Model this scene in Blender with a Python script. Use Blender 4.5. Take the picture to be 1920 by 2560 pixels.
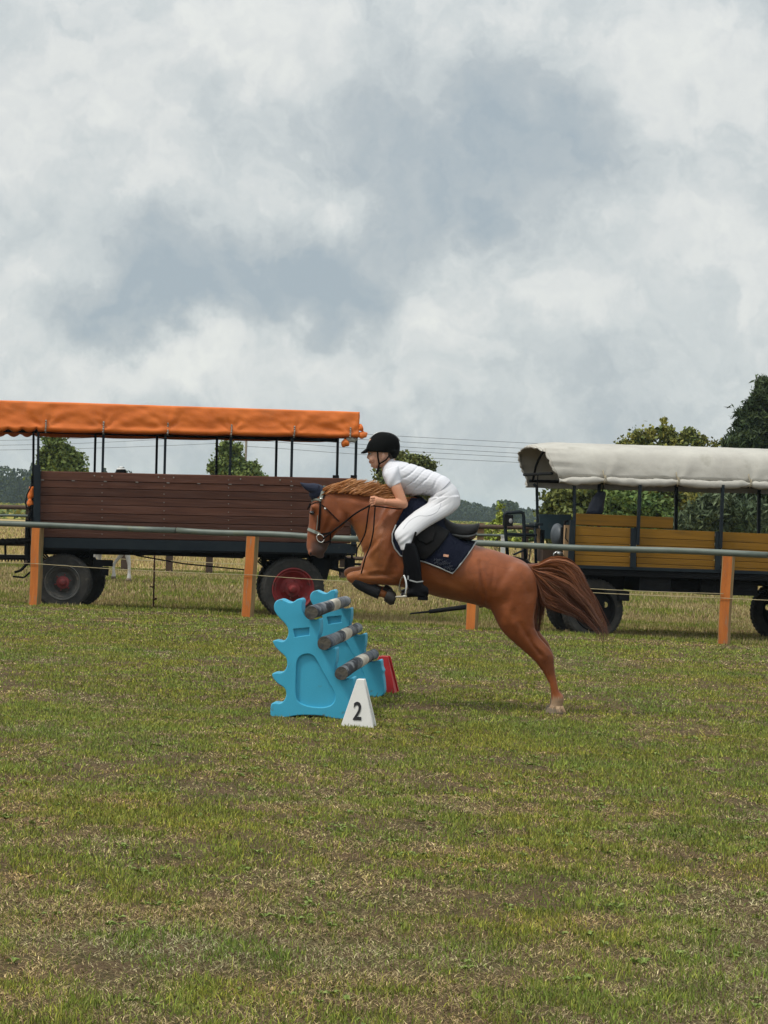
import bpy, bmesh, math, random
import numpy as np
from mathutils import Vector, Matrix, noise
from mathutils.bvhtree import BVHTree
random.seed(7)
R = math.radians
scene = bpy.context.scene
for o in list(bpy.data.objects):
    bpy.data.objects.remove(o)
col = scene.collection

# ------------------------------------------------------------------ camera
EYE = Vector((0, 0, 1.55)); FPX = 6000.0
ROLL = math.atan(0.040); PITCH = math.atan(5 / FPX)
fwd = Vector((0, math.cos(PITCH), math.sin(PITCH)))
up0 = Vector((0, -math.sin(PITCH), math.cos(PITCH)))
rt0 = Vector((1, 0, 0))
rt = rt0 * math.cos(ROLL) + up0 * math.sin(ROLL)
up = up0 * math.cos(ROLL) - rt0 * math.sin(ROLL)
cam_d = bpy.data.cameras.new('camera'); cam = bpy.data.objects.new('camera', cam_d); col.objects.link(cam)
cam_d.sensor_fit = 'VERTICAL'; cam_d.sensor_height = 36.0; cam_d.lens = 36.0 * FPX / 2560
cam_d.clip_start = 0.1; cam_d.clip_end = 12000
cam.matrix_world = Matrix(((rt.x, up.x, -fwd.x, EYE.x), (rt.y, up.y, -fwd.y, EYE.y), (rt.z, up.z, -fwd.z, EYE.z), (0, 0, 0, 1)))
scene.camera = cam

def ray(px, py):
    return fwd + rt * ((px - 960) / FPX) + up * ((1280 - py) / FPX)
def P(px, py, d):
    v = ray(px, py); return EYE + v * (d / v.y)
def horizon(px): return 1285 + 0.040 * (px - 960)

# ------------------------------------------------------------------ sky, sun, exposure
SUN_EL, SUN_AZ = R(56), R(-62)      # azimuth from +Y towards +X
world = bpy.data.worlds.new('World'); scene.world = world; world.use_nodes = True
wn, wl = world.node_tree.nodes, world.node_tree.links
wn.clear()
def N(nt, t, **kw):
    n = nt.nodes.new(t)
    for k, v in kw.items():
        if k.startswith('i_'):
            key = k[2:]; key = int(key) if key.isdigit() else key
            n.inputs[key].default_value = v
        else: setattr(n, k, v)
    return n
WT = world.node_tree
wout = N(WT, 'ShaderNodeOutputWorld'); bg = N(WT, 'ShaderNodeBackground'); bg.inputs['Strength'].default_value = 0.1
sky = N(WT, 'ShaderNodeTexSky', sky_type='NISHITA', sun_disc=False, sun_elevation=SUN_EL, sun_rotation=SUN_AZ)
tc = N(WT, 'ShaderNodeTexCoord')
def vmath(op, a, b=None, sc=None):
    n = N(WT, 'ShaderNodeVectorMath', operation=op)
    for i, s in enumerate((a, b)):
        if s is None: continue
        if hasattr(s, 'is_linked') or hasattr(s, 'links'): wl.new(s, n.inputs[i])
        else: n.inputs[i].default_value = s
    if sc is not None: n.inputs['Scale'].default_value = sc
    return n
def smath(op, a, b=None, clamp=False):
    n = N(WT, 'ShaderNodeMath', operation=op, use_clamp=clamp)
    for i, s in enumerate((a, b)):
        if s is None: continue
        if hasattr(s, 'links'): wl.new(s, n.inputs[i])
        else: n.inputs[i].default_value = s
    return n.outputs[0]
dirv = tc.outputs['Generated']
# domain warp in two scales
def wnoise(scale, detail=6, rough=.55, vec=None, off=(0, 0, 0)):
    m = vmath('ADD', vec if vec is not None else dirv, off)
    n = N(WT, 'ShaderNodeTexNoise'); n.inputs['Scale'].default_value = scale
    n.inputs['Detail'].default_value = detail; n.inputs['Roughness'].default_value = rough
    wl.new(m.outputs[0], n.inputs['Vector']); return n
w1 = wnoise(13, 3); w1c = vmath('SUBTRACT', w1.outputs['Color'], (.5, .5, .5)); w1s = vmath('SCALE', w1c.outputs[0], sc=.085)
w2 = wnoise(48, 7, .6, off=(3, 1, 2)); w2c = vmath('SUBTRACT', w2.outputs['Color'], (.5, .5, .5)); w2s = vmath('SCALE', w2c.outputs[0], sc=.034)
wv = vmath('ADD', vmath('ADD', dirv, w1s.outputs[0]).outputs[0], w2s.outputs[0]).outputs[0]
# large cloud masses where the photograph has them: px, py, rx, ry, weight
BL = [(640,120,330,170,.50),(230,430,330,260,.34),(830,470,150,170,.22),(470,520,200,120,.12),(80,60,200,110,-.10),
      (1100,330,420,230,-.42),(1450,470,330,200,-.30),(620,690,380,170,-.62),(360,800,240,110,-.60),(900,640,260,160,-.30),
      (1100,720,150,150,.36),(1000,850,300,130,.20),(1350,740,300,150,.16),(1300,900,320,110,-.22),(1750,560,220,150,.24),
      (1740,820,150,110,-.20),(1600,150,350,170,.22),(1250,90,200,100,.10),(300,960,420,130,.14),(900,980,500,120,.14),(30,700,190,140,.10),
      (230,350,110,60,-.20),(60,560,120,90,-.16),(1500,1030,450,90,.06),(960,1130,2300,170,-.34),(300,1010,700,70,.10),(1300,960,700,60,-.12),(1000,1000,300,50,.12),(1700,690,160,60,-.22),(1180,560,120,60,.2),(720,820,90,60,.22)]
acc = None
for (bx, by, rx, ry, w) in BL:
    c = ray(bx, by).normalized()
    d = vmath('SUBTRACT', wv, tuple(c))
    s = vmath('MULTIPLY', d.outputs[0], (FPX / rx, 3.0, FPX / ry))
    l = vmath('LENGTH', s.outputs[0])
    mr = N(WT, 'ShaderNodeMapRange', interpolation_type='SMOOTHERSTEP'); wl.new(l.outputs['Value'], mr.inputs['Value'])
    mr.inputs['From Min'].default_value = 1.45; mr.inputs['From Max'].default_value = 0.1
    mr.inputs['To Min'].default_value = 0; mr.inputs['To Max'].default_value = w * (.70 if w > 0 else .66)
    acc = mr.outputs[0] if acc is None else smath('ADD', acc, mr.outputs[0])
nz = wnoise(16, 9, .56, vec=wv, off=(.31, .1, .7))
nzf = smath('MULTIPLY', smath('SUBTRACT', nz.outputs['Fac'], .5), 1.25)
nb = wnoise(55, 8, .6, vec=wv, off=(5.1, 2.1, .2))
nbf = smath('MULTIPLY', smath('SUBTRACT', nb.outputs['Fac'], .5), .36)
bil = wnoise(34, 5, .5, vec=wv, off=(2.2, 7.1, 4.2)); bmr = N(WT, 'ShaderNodeMapRange', interpolation_type='SMOOTHSTEP'); wl.new(bil.outputs['Fac'], bmr.inputs['Value'])
bmr.inputs['From Min'].default_value = .47; bmr.inputs['From Max'].default_value = .57; bmr.inputs['To Min'].default_value = -.04; bmr.inputs['To Max'].default_value = .045
val = smath('ADD', smath('ADD', smath('ADD', acc, nzf), smath('ADD', nbf, .53)), bmr.outputs[0])
ramp = N(WT, 'ShaderNodeValToRGB'); wl.new(val, ramp.inputs['Fac'])
def srgb(r, g, b):
    f = lambda c: (c / 255 / 12.92) if c <= 10 else ((c / 255 + .055) / 1.055) ** 2.4
    return (f(r), f(g), f(b), 1)
e = ramp.color_ramp.elements
e[0].position = 0.0; e[0].color = srgb(158, 170, 178)
e[1].position = 1.0; e[1].color = srgb(224, 226, 221)
for p, c in ((.28, (175, 183, 187)), (.52, (194, 200, 201)), (.72, (209, 212, 211))):
    k = ramp.color_ramp.elements.new(p); k.color = srgb(*c)
# an overcast sky is brighter towards the zenith
sepw = N(WT, 'ShaderNodeSeparateXYZ'); wl.new(dirv, sepw.inputs[0])
zen = N(WT, 'ShaderNodeMapRange'); wl.new(sepw.outputs['Z'], zen.inputs['Value'])
zen.inputs['From Min'].default_value = .18; zen.inputs['From Max'].default_value = 1.0
zen.inputs['To Min'].default_value = 7.7; zen.inputs['To Max'].default_value = 15
cl = vmath('SCALE', ramp.outputs['Color']); wl.new(zen.outputs[0], cl.inputs['Scale'])
mixw = N(WT, 'ShaderNodeMix', data_type='RGBA'); mixw.inputs['Factor'].default_value = .97
wl.new(sky.outputs[0], mixw.inputs[6]); wl.new(cl.outputs[0], mixw.inputs[7])
wl.new(mixw.outputs[2], bg.inputs['Color']); wl.new(bg.outputs[0], wout.inputs['Surface'])

sun_d = bpy.data.lights.new('sun', 'SUN'); sun = bpy.data.objects.new('sun', sun_d); col.objects.link(sun)
sun_d.energy = 1.5; sun_d.angle = R(10); sun_d.color = (1, .94, .84)
sdir = Vector((math.sin(SUN_AZ) * math.cos(SUN_EL), math.cos(SUN_AZ) * math.cos(SUN_EL) * -1, math.sin(SUN_EL)))
sdir = Vector((-.62, -.32, 1.05)).normalized()
SUN_EL2 = math.asin(sdir.z); SUN_AZ2 = math.atan2(sdir.x, sdir.y)
sky.sun_elevation = SUN_EL2; sky.sun_rotation = SUN_AZ2
sun.rotation_euler = sdir.to_track_quat('Z', 'Y').to_euler(); sun.location = (0, 0, 30)
vs = scene.view_settings
vs.view_transform = 'Standard'; vs.look = 'None'; vs.exposure = 0.56; vs.gamma = 1.0; vs.use_curve_mapping = False
scene.cycles.max_bounces = 6; scene.cycles.transparent_max_bounces = 6; scene.cycles.volume_bounces = 1

# ------------------------------------------------------------------ materials
MATS = {}
def mat(name, c1, c2=None, scale=6, rough=.7, bump=0, bscale=40, metal=0, spec=.4, stretch=(1, 1, 1), attr=False, rnd=0,
        detail=5, lo=.35, hi=.65, c3=None, c3scale=2, c3lo=.55, c3hi=.7, bdist=.01, coat=0):
    if name in MATS: return MATS[name]
    m = bpy.data.materials.new(name); m.use_nodes = True; nt = m.node_tree; n = nt.nodes; L = nt.links
    b = n['Principled BSDF']; b.inputs['Roughness'].default_value = rough; b.inputs['Metallic'].default_value = metal
    b.inputs['Specular IOR Level'].default_value = spec
    if coat: b.inputs['Coat Weight'].default_value = coat; b.inputs['Coat Roughness'].default_value = .25
    t = N(nt, 'ShaderNodeTexCoord'); mp = N(nt, 'ShaderNodeMapping'); mp.inputs['Scale'].default_value = stretch
    L.new(t.outputs['Object'], mp.inputs['Vector'])
    if rnd:
        oi = N(nt, 'ShaderNodeObjectInfo'); sc = N(nt, 'ShaderNodeVectorMath', operation='SCALE'); sc.inputs[0].default_value = (37, 21, 13)
        L.new(oi.outputs['Random'], sc.inputs['Scale']); L.new(sc.outputs[0], mp.inputs['Location'])
    def nz_(s, det=detail, r=.6):
        q = N(nt, 'ShaderNodeTexNoise'); q.inputs['Scale'].default_value = s; q.inputs['Detail'].default_value = det; q.inputs['Roughness'].default_value = r
        L.new(mp.outputs[0], q.inputs['Vector']); return q
    def mr_(src, a, b_, c, d):
        q = N(nt, 'ShaderNodeMapRange'); L.new(src, q.inputs['Value'])
        for i, v in zip(('From Min', 'From Max', 'To Min', 'To Max'), (a, b_, c, d)): q.inputs[i].default_value = v
        return q.outputs[0]
    if c2 is None: c2 = tuple(x * .8 for x in c1[:3])
    A = N(nt, 'ShaderNodeMix', data_type='RGBA')
    q = nz_(scale); L.new(mr_(q.outputs['Fac'], lo, hi, 0, 1), A.inputs['Factor'])
    if attr:
        at = N(nt, 'ShaderNodeAttribute', attribute_name='Col')
        mu = N(nt, 'ShaderNodeMix', data_type='RGBA', blend_type='MULTIPLY'); mu.inputs['Factor'].default_value = 1
        A.inputs[6].default_value = (*c1[:3], 1); A.inputs[7].default_value = (*c2[:3], 1)
        L.new(A.outputs[2], mu.inputs[6]); L.new(at.outputs['Color'], mu.inputs[7]); out = mu.outputs[2]
    else:
        A.inputs[6].default_value = (*c1[:3], 1); A.inputs[7].default_value = (*c2[:3], 1); out = A.outputs[2]
    if c3 is not None:
        B = N(nt, 'ShaderNodeMix', data_type='RGBA'); q3 = nz_(c3scale)
        L.new(mr_(q3.outputs['Fac'], c3lo, c3hi, 0, 1), B.inputs['Factor']); L.new(out, B.inputs[6]); B.inputs[7].default_value = (*c3[:3], 1); out = B.outputs[2]
    if rnd:
        hv = N(nt, 'ShaderNodeHueSaturation'); L.new(mr_(oi.outputs['Random'], 0, 1, 1 - rnd, 1 + rnd), hv.inputs['Value']); L.new(out, hv.inputs['Color']); out = hv.outputs[0]
    L.new(out, b.inputs['Base Color'])
    if bump:
        bn = N(nt, 'ShaderNodeBump'); bn.inputs['Strength'].default_value = bump; bn.inputs['Distance'].default_value = bdist
        q2 = nz_(bscale, 4); L.new(q2.outputs['Fac'], bn.inputs['Height']); L.new(bn.outputs[0], b.inputs['Normal'])
    MATS[name] = m; return m

# ------------------------------------------------------------------ object helpers
OFF = {}
def tag(o, label=None, cat=None, group=None, kind=None):
    if label: o['label'] = label
    if cat: o['category'] = cat
    if group: o['group'] = group
    if kind: o['kind'] = kind
    return o
def thing(name, label, cat, loc=(0, 0, 0), rz=0, group=None):
    o = bpy.data.objects.new(name, None); col.objects.link(o); o.empty_display_size = .2
    o.location = loc; o.rotation_euler = (0, 0, rz)
    OFF[o.name] = Matrix.Translation(Vector(loc)) @ Matrix.Rotation(rz, 4, 'Z')
    return tag(o, label, cat, group)
def link(name, me, parent=None, world_coords=True):
    o = bpy.data.objects.new(name, me); col.objects.link(o)
    if parent is not None:
        o.parent = parent; M = OFF[parent.name]; OFF[o.name] = M
        if world_coords: me.transform(M.inverted())
    else: OFF[o.name] = Matrix.Identity(4)
    return o
class MB:
    def __init__(s): s.v = []; s.f = []; s.mi = []; s.cur = 0
    def add(s, vs_, fs):
        b = len(s.v); s.v += [tuple(x) for x in vs_]; s.f += [tuple(i + b for i in f) for f in fs]; s.mi += [s.cur] * len(fs)
    def box(s, x0, x1, y0, y1, z0, z1):
        s.add([(x, y, z) for x in (x0, x1) for y in (y0, y1) for z in (z0, z1)],
              [(0, 1, 3, 2), (4, 6, 7, 5), (0, 4, 5, 1), (2, 3, 7, 6), (0, 2, 6, 4), (1, 5, 7, 3)])
    def slab(s, x0, za0, za1, x1, zb0, zb1, y0, y1):   # a board whose bottom/top heights differ at its ends
        s.add([(x0, y0, za0), (x0, y0, za1), (x0, y1, za0), (x0, y1, za1), (x1, y0, zb0), (x1, y0, zb1), (x1, y1, zb0), (x1, y1, zb1)],
              [(0, 1, 3, 2), (4, 6, 7, 5), (0, 4, 5, 1), (2, 3, 7, 6), (0, 2, 6, 4), (1, 5, 7, 3)])
    def tube(s, pts, r, n=8, flat=1.0, closed=False):
        pts = [Vector(p) for p in pts]; m = len(pts); rs = r if isinstance(r, (list, tuple)) else [r] * m
        prev = None; vs_ = []
        for i, p in enumerate(pts):
            t = (pts[(i + 1) % m] - pts[i - 1]) if closed else (pts[min(i + 1, m - 1)] - pts[max(i - 1, 0)])
            t.normalize()
            if prev is None:
                a = Vector((0, 1, 0)) if abs(t.y) < .8 else Vector((0, 0, 1))
            else: a = prev
            u = (a - t * a.dot(t)).normalized(); prev = u; w = t.cross(u)
            for k in range(n):
                an = 2 * math.pi * k / n
                vs_.append(p + u * math.cos(an) * rs[i] * flat + w * math.sin(an) * rs[i])
        fs = []
        for i in range(m if closed else m - 1):
            for k in range(n):
                j = (i + 1) % m
                fs.append((i * n + k, i * n + (k + 1) % n, j * n + (k + 1) % n, j * n + k))
        if not closed: fs += [tuple(range(n))[::-1], tuple((m - 1) * n + k for k in range(n))]
        s.add(vs_, fs)
    def ell(s, c, rx, ry, rz, n=16, m=10, rot=None):
        c = Vector(c); vs_ = [(0, 0, 1)]
        for i in range(1, m):
            th = math.pi * i / m
            for k in range(n): vs_.append((math.sin(th) * math.cos(2 * math.pi * k / n), math.sin(th) * math.sin(2 * math.pi * k / n), math.cos(th)))
        vs_.append((0, 0, -1)); fs = [(0, 1 + k, 1 + (k + 1) % n) for k in range(n)]
        for i in range(m - 2):
            for k in range(n):
                a = 1 + i * n; fs.append((a + k, a + n + k, a + n + (k + 1) % n, a + (k + 1) % n))
        l = len(vs_) - 1; a = 1 + (m - 2) * n; fs += [(a + (k + 1) % n, a + k, l) for k in range(n)]
        o = [Vector((x * rx, y * ry, z * rz)) for x, y, z in vs_]
        if rot is not None: o = [rot @ q for q in o]
        s.add([c + q for q in o], fs)
    def rings(s, rings_, cap=True):
        n = len(rings_[0]); vs_ = [p for r_ in rings_ for p in r_]; fs = []
        for i in range(len(rings_) - 1):
            for k in range(n): fs.append((i * n + k, i * n + (k + 1) % n, (i + 1) * n + (k + 1) % n, (i + 1) * n + k))
        if cap: fs += [tuple(range(n))[::-1], tuple((len(rings_) - 1) * n + k for k in range(n))]
        s.add(vs_, fs)
    def lathe(s, prof, c, axis='y', n=32, cap=True):    # prof: (radius, along axis)
        c = Vector(c); rr = []
        for (r, h) in prof:
            ring = []
            for k in range(n):
                a = 2 * math.pi * k / n
                if axis == 'y': ring.append(c + Vector((r * math.cos(a), h, r * math.sin(a))))
                else: ring.append(c + Vector((r * math.cos(a), r * math.sin(a), h)))
            rr.append(ring)
        s.rings(rr, cap)
    def mesh(s, name, mats, smooth=False):
        me = bpy.data.meshes.new(name); me.from_pydata([tuple(p) for p in s.v], [], s.f)
        for m in (mats if isinstance(mats, (list, tuple)) else [mats]): me.materials.append(m)
        me.polygons.foreach_set('material_index', s.mi)
        if smooth: me.polygons.foreach_set('use_smooth', [True] * len(me.polygons))
        bm = bmesh.new(); bm.from_mesh(me); bmesh.ops.recalc_face_normals(bm, faces=bm.faces); bm.to_mesh(me); bm.free()
        me.update(); return me
    def build(s, name, mats, parent=None, smooth=False, local=False):
        return link(name, s.mesh(name, mats, smooth), parent, not local)
def smooth_by_angle(me, deg=40):
    try: me.shade_smooth_by_angle(angle=R(deg))
    except Exception: pass

def catmull(pts, sub):
    out = []; n = len(pts)
    for i in range(n - 1):
        p0, p1, p2, p3 = pts[max(i - 1, 0)], pts[i], pts[i + 1], pts[min(i + 2, n - 1)]
        for k in range(sub):
            t = k / sub
            out.append([.5 * ((2 * b) + (-a + c) * t + (2 * a - 5 * b + 4 * c - d) * t * t + (-a + 3 * b - 3 * c + d) * t ** 3) for a, b, c, d in zip(p0, p1, p2, p3)])
    out.append(list(pts[-1])); return out
def loft(mb, secs, D, n=20, sub=4, egg=0, capend=.35):
    """secs: (ax, ay, bx, by, half_width, y_offset) - a/b outline points on the photograph at depth D"""
    S = [list(q) + [0] * (6 - len(q)) for q in secs]; S = catmull(S, sub); rr = []; cen = []
    for ax, ay, bx, by, hw, yo in S:
        A, B = P(ax, ay, D), P(bx, by, D); c = (A + B) / 2 + Vector((0, yo, 0)); u = (A - B) / 2; cen.append(c)
        rr.append([c + u * math.cos(2 * math.pi * k / n) + Vector((0, hw * math.sin(2 * math.pi * k / n) * (1 - egg * math.cos(2 * math.pi * k / n)), 0)) for k in range(n)])
    def cap(i, j):
        d = (cen[i] - cen[j]);
        if d.length < 1e-6: return
        d.normalize(); r = min((rr[i][0] - cen[i]).length, (rr[i][n // 4] - cen[i]).length)
        return [[cen[i] + (p - cen[i]) * f + d * r * g for p in rr[i]] for f, g in ((.85, capend * .6), (.5, capend))]
    a, b = cap(0, 1), cap(-1, -2)
    if a: rr = a[::-1] + rr
    if b: rr = rr + b
    mb.rings(rr)
def fuse(name, mb, mats, parent, voxel=.01, it=6, fac=.5, disp=None, soft=None):
    me0 = mb.mesh('tmp', mats); o = bpy.data.objects.new('tmp', me0); col.objects.link(o)
    rm = o.modifiers.new('r', 'REMESH'); rm.mode = 'VOXEL'; rm.voxel_size = voxel; rm.adaptivity = 0
    sm = o.modifiers.new('s', 'SMOOTH'); sm.factor = fac; sm.iterations = it
    dg = bpy.context.evaluated_depsgraph_get(); me = bpy.data.meshes.new_from_object(o.evaluated_get(dg))
    bpy.data.objects.remove(o)
    me.name = name; me.polygons.foreach_set('use_smooth', [True] * len(me.polygons))
    if not me.materials:
        me.materials.append(mats)
    if soft:
        nv = len(me.vertices); co = np.empty(nv * 3); me.vertices.foreach_get('co', co); co = co.reshape(-1, 3)
        ed = np.empty(len(me.edges) * 2, np.int32); me.edges.foreach_get('vertices', ed); ed = ed.reshape(-1, 2)
        cnt = np.bincount(ed.ravel(), minlength=nv)[:, None]; wgt = soft(co)[:, None]
        for _ in range(22):
            s = np.stack([np.bincount(ed[:, 0], co[ed[:, 1], k], nv) + np.bincount(ed[:, 1], co[ed[:, 0], k], nv) for k in range(3)], -1) / cnt
            co = co + (s - co) * .6 * wgt
        me.vertices.foreach_set('co', co.ravel()); me.update()
    if disp:
        nv = len(me.vertices); co = np.empty(nv * 3); me.vertices.foreach_get('co', co)
        no = np.empty(nv * 3); me.vertices.foreach_get('normal', no)
        c2 = disp(co.reshape(-1, 3), no.reshape(-1, 3)); me.vertices.foreach_set('co', c2.ravel()); me.update()
    bvh = BVHTree.FromPolygons([v.co.copy() for v in me.vertices], [tuple(p.vertices) for p in me.polygons])
    ob = link(name, me, parent)
    return ob, bvh
def setcol(me, cols):
    a = me.color_attributes.new('Col', 'FLOAT_COLOR', 'POINT'); c = np.ones((len(me.vertices), 4), np.float32); c[:, :3] = cols
    a.data.foreach_set('color', c.ravel())
def curve_mesh(splines, depth, bevel=0.0, res=2, offset=0.0):
    cu = bpy.data.curves.new('c', 'CURVE'); cu.dimensions = '2D'; cu.fill_mode = 'BOTH'; cu.extrude = depth; cu.bevel_depth = bevel; cu.bevel_resolution = res; cu.offset = offset
    for sp in splines:
        s = cu.splines.new('POLY'); s.points.add(len(sp) - 1); s.use_cyclic_u = True
        for i, (x, y) in enumerate(sp): s.points[i].co = (x, y, 0, 1)
    o = bpy.data.objects.new('c', cu); col.objects.link(o); dg = bpy.context.evaluated_depsgraph_get()
    me = bpy.data.meshes.new_from_object(o.evaluated_get(dg)); bpy.data.objects.remove(o); bpy.data.curves.remove(cu); return me
def chaikin(pts, it=2, closed=True):
    for _ in range(it):
        out = []; n = len(pts)
        for i in range(n):
            a, b = pts[i], pts[(i + 1) % n]
            out += [(a[0] * .75 + b[0] * .25, a[1] * .75 + b[1] * .25), (a[0] * .25 + b[0] * .75, a[1] * .25 + b[1] * .75)]
        pts = out
    return pts

# numpy value noise
def vn(x, y, seed=0):
    xi = np.floor(x).astype(np.int64); yi = np.floor(y).astype(np.int64); fx = x - xi; fy = y - yi
    fx = fx * fx * (3 - 2 * fx); fy = fy * fy * (3 - 2 * fy)
    def h(a, b):
        n = (a * 374761393 + b * 668265263 + seed * 1442695041) & 0xffffffff
        n = ((n ^ (n >> 13)) * 1274126177) & 0xffffffff
        return ((n ^ (n >> 16)) & 0xffff) / 65535.0
    return (h(xi, yi) * (1 - fx) + h(xi + 1, yi) * fx) * (1 - fy) + (h(xi, yi + 1) * (1 - fx) + h(xi + 1, yi + 1) * fx) * fy
def fbm(x, y, seed=0, o=4):
    s = 0; a = .5; t = 0
    for i in range(o): s = s + a * vn(x * 2 ** i, y * 2 ** i, seed + i * 17); t += a; a *= .55
    return s / t
def sstep(a, b, x):
    t = np.clip((x - a) / (b - a), 0, 1); return t * t * (3 - 2 * t)

# ------------------------------------------------------------------ ground
def yf(x): return 33.64 - .361 * x            # the paddock fence line
def gz(x, y):
    x = np.asarray(x, float); y = np.asarray(y, float)
    d = (y - yf(x)) / 1.063
    z = -.12 * sstep(.2, 1.5, d) * (1 - sstep(7, 15, d))
    z = z + .05 * (fbm(x * .35, y * .35, 5) - .5) * sstep(2, 6, y) * (1 - sstep(13, 18, y))
    z = z + .02 * (fbm(x * 2.2, y * 2.2, 9, 3) - .5) * (1 - sstep(30, 60, y))
    return z
def grid_sheet(name, xs, ys, m, zoff=0, flat=False):
    X, Y = np.meshgrid(xs, ys); Z = (np.zeros_like(X) if flat else gz(X, Y)) + zoff
    v = np.stack([X, Y, Z], -1).reshape(-1, 3); nx, ny = len(xs), len(ys)
    i = np.arange((ny - 1) * (nx - 1)); r, c = i // (nx - 1), i % (nx - 1); a = r * nx + c
    f = np.stack([a, a + 1, a + nx + 1, a + nx], -1)
    me = bpy.data.meshes.new(name); me.from_pydata(v.tolist(), [], f.tolist()); me.materials.append(m)
    me.polygons.foreach_set('use_smooth', [True] * len(me.polygons)); me.update()
    return link(name, me)
m_soil = mat('arena_soil', (.15, .098, .055), (.105, .085, .038), scale=4, rough=.95, bump=1, bscale=60, detail=10, lo=.42, hi=.58, c3=(.24, .17, .09), c3scale=38, c3lo=.52, c3hi=.62, bdist=.05, spec=.1)
xs = np.concatenate([np.linspace(-3500, -60, 14), np.linspace(-50, -10, 18), np.linspace(-9.5, 9.5, 150), np.linspace(10, 50, 18), np.linspace(60, 3500, 14)])
ys = np.concatenate([np.linspace(-60, 0, 8), np.linspace(1, 60, 300), np.linspace(70, 500, 20), np.linspace(600, 5000, 14)])
g = grid_sheet('ground', xs, ys, m_soil); tag(g, kind='structure')
m_stub = mat('stubble', (.46, .34, .16), (.34, .27, .12), scale=.7, rough=.95, bump=.8, bscale=25, detail=8, c3=(.22, .22, .07), c3scale=.12, bdist=.05, spec=.1, stretch=(.3, 1, 1))
g = grid_sheet('stubble_field', np.linspace(-90, 90, 60), np.linspace(57, 180, 30), m_stub, .03, True); tag(g, kind='structure')
m_crop = mat('crop', (.22, .24, .055), (.34, .30, .08), scale=.25, rough=.95, bump=.8, bscale=3, detail=8, spec=.1, stretch=(.3, 1, 1), bdist=.3)
g = grid_sheet('crop_field', np.linspace(-400, 400, 20), np.linspace(180, 1500, 30), m_crop, .06, True); tag(g, kind='structure')

def blades(name, zones, m, seed=1, colfn=None):
    rng = np.random.default_rng(seed); V = []; Fc = []; C = []; base = 0
    for (y0, y1, dens, hmin, hmax, w, kind_) in zones:
        hw = .16 * 1.38; area = hw * (y1 ** 2 - y0 ** 2); n = int(area * dens)
        y = np.sqrt(rng.uniform(y0 ** 2, y1 ** 2, n)); x = rng.uniform(-1, 1, n) * hw * y
        x, y, h, w_, lean, cc = colfn(x, y, rng, hmin, hmax, w, kind_)
        n = len(x); z = gz(x, y)
        if n == 0: continue
        az = rng.uniform(0, 2 * np.pi, n); dx, dy = np.cos(az), np.sin(az)
        wa = rng.uniform(0, 2 * np.pi, n); wx, wy = np.cos(wa) * w_ / 2, np.sin(wa) * w_ / 2 * .6
        sx = np.sin(lean) * h; cz = np.cos(lean) * h
        B = np.stack([x, y, z - .004], -1); W = np.stack([wx, wy, np.zeros(n)], -1)
        mid = B + np.stack([dx * sx * .35, dy * sx * .35, cz * .62], -1)
        tip = B + np.stack([dx * sx, dy * sx, cz], -1)
        if kind_ == 1:       # far blades: one triangle each
            V.append(np.stack([B - W, B + W, tip], 1).reshape(-1, 3)); o = base + np.arange(n)[:, None] * 3
            Fc.append((np.zeros((0, 4), np.int64), np.concatenate([o, o + 1, o + 2], 1))); C.append(np.repeat(cc, 3, 0)); base += n * 3; continue
        vv = np.stack([B - W, B + W, mid + W * .8, mid - W * .8, tip], 1).reshape(-1, 3)
        o = base + np.arange(n)[:, None] * 5
        q = np.concatenate([o + 0, o + 1, o + 2, o + 3], 1); t = np.concatenate([o + 3, o + 2, o + 4], 1)
        V.append(vv); Fc.append((q, t)); C.append(np.repeat(cc, 5, 0)); base += n * 5
    V = np.concatenate(V); Q = np.concatenate([f[0] for f in Fc]); T = np.concatenate([f[1] for f in Fc])
    me = bpy.data.meshes.new(name); me.vertices.add(len(V)); me.vertices.foreach_set('co', V.astype(np.float32).ravel())
    nl = len(Q) * 4 + len(T) * 3; me.loops.add(nl); me.loops.foreach_set('vertex_index', np.concatenate([Q.ravel(), T.ravel()]).astype(np.int32))
    me.polygons.add(len(Q) + len(T))
    me.polygons.foreach_set('loop_start', np.concatenate([np.arange(len(Q)) * 4, len(Q) * 4 + np.arange(len(T)) * 3]).astype(np.int32))
    me.update(calc_edges=True); setcol(me, np.concatenate(C)); me.materials.append(m)
    return link(name, me)
GREEN = np.array([(.160, .21, .032), (.22, .262, .046), (.13, .17, .030), (.29, .29, .050), (.21, .215, .060)])
DRY = np.array([(.42, .32, .155), (.32, .235, .115), (.20, .135, .075), (.48, .385, .205), (.32, .275, .10)])
def greenness(x, y):
    a = fbm(x * 2.0 + 9, y * 1.1, 21, 5); b = fbm(x * 7, y * 5.0, 33, 3); c = fbm(x * .3, y * .16, 51, 3)
    g_ = (a - .5) * 1.9 + (b - .5) * 2.4 + (c - .5) * .8 + .70
    d = yf(x) - y
    g_ = g_ - .75 * np.exp(-((d - .75 + .5 * (fbm(x * .8, y * 0, 3) - .5)) / .5) ** 2)      # worn track along the fence
    g_ = g_ - .42 * sstep(13.5, 7, y) - .25 * np.exp(-((x - 1.4) / 1.8) ** 2 - ((y - 19.3) / .8) ** 2)
    return g_
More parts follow.
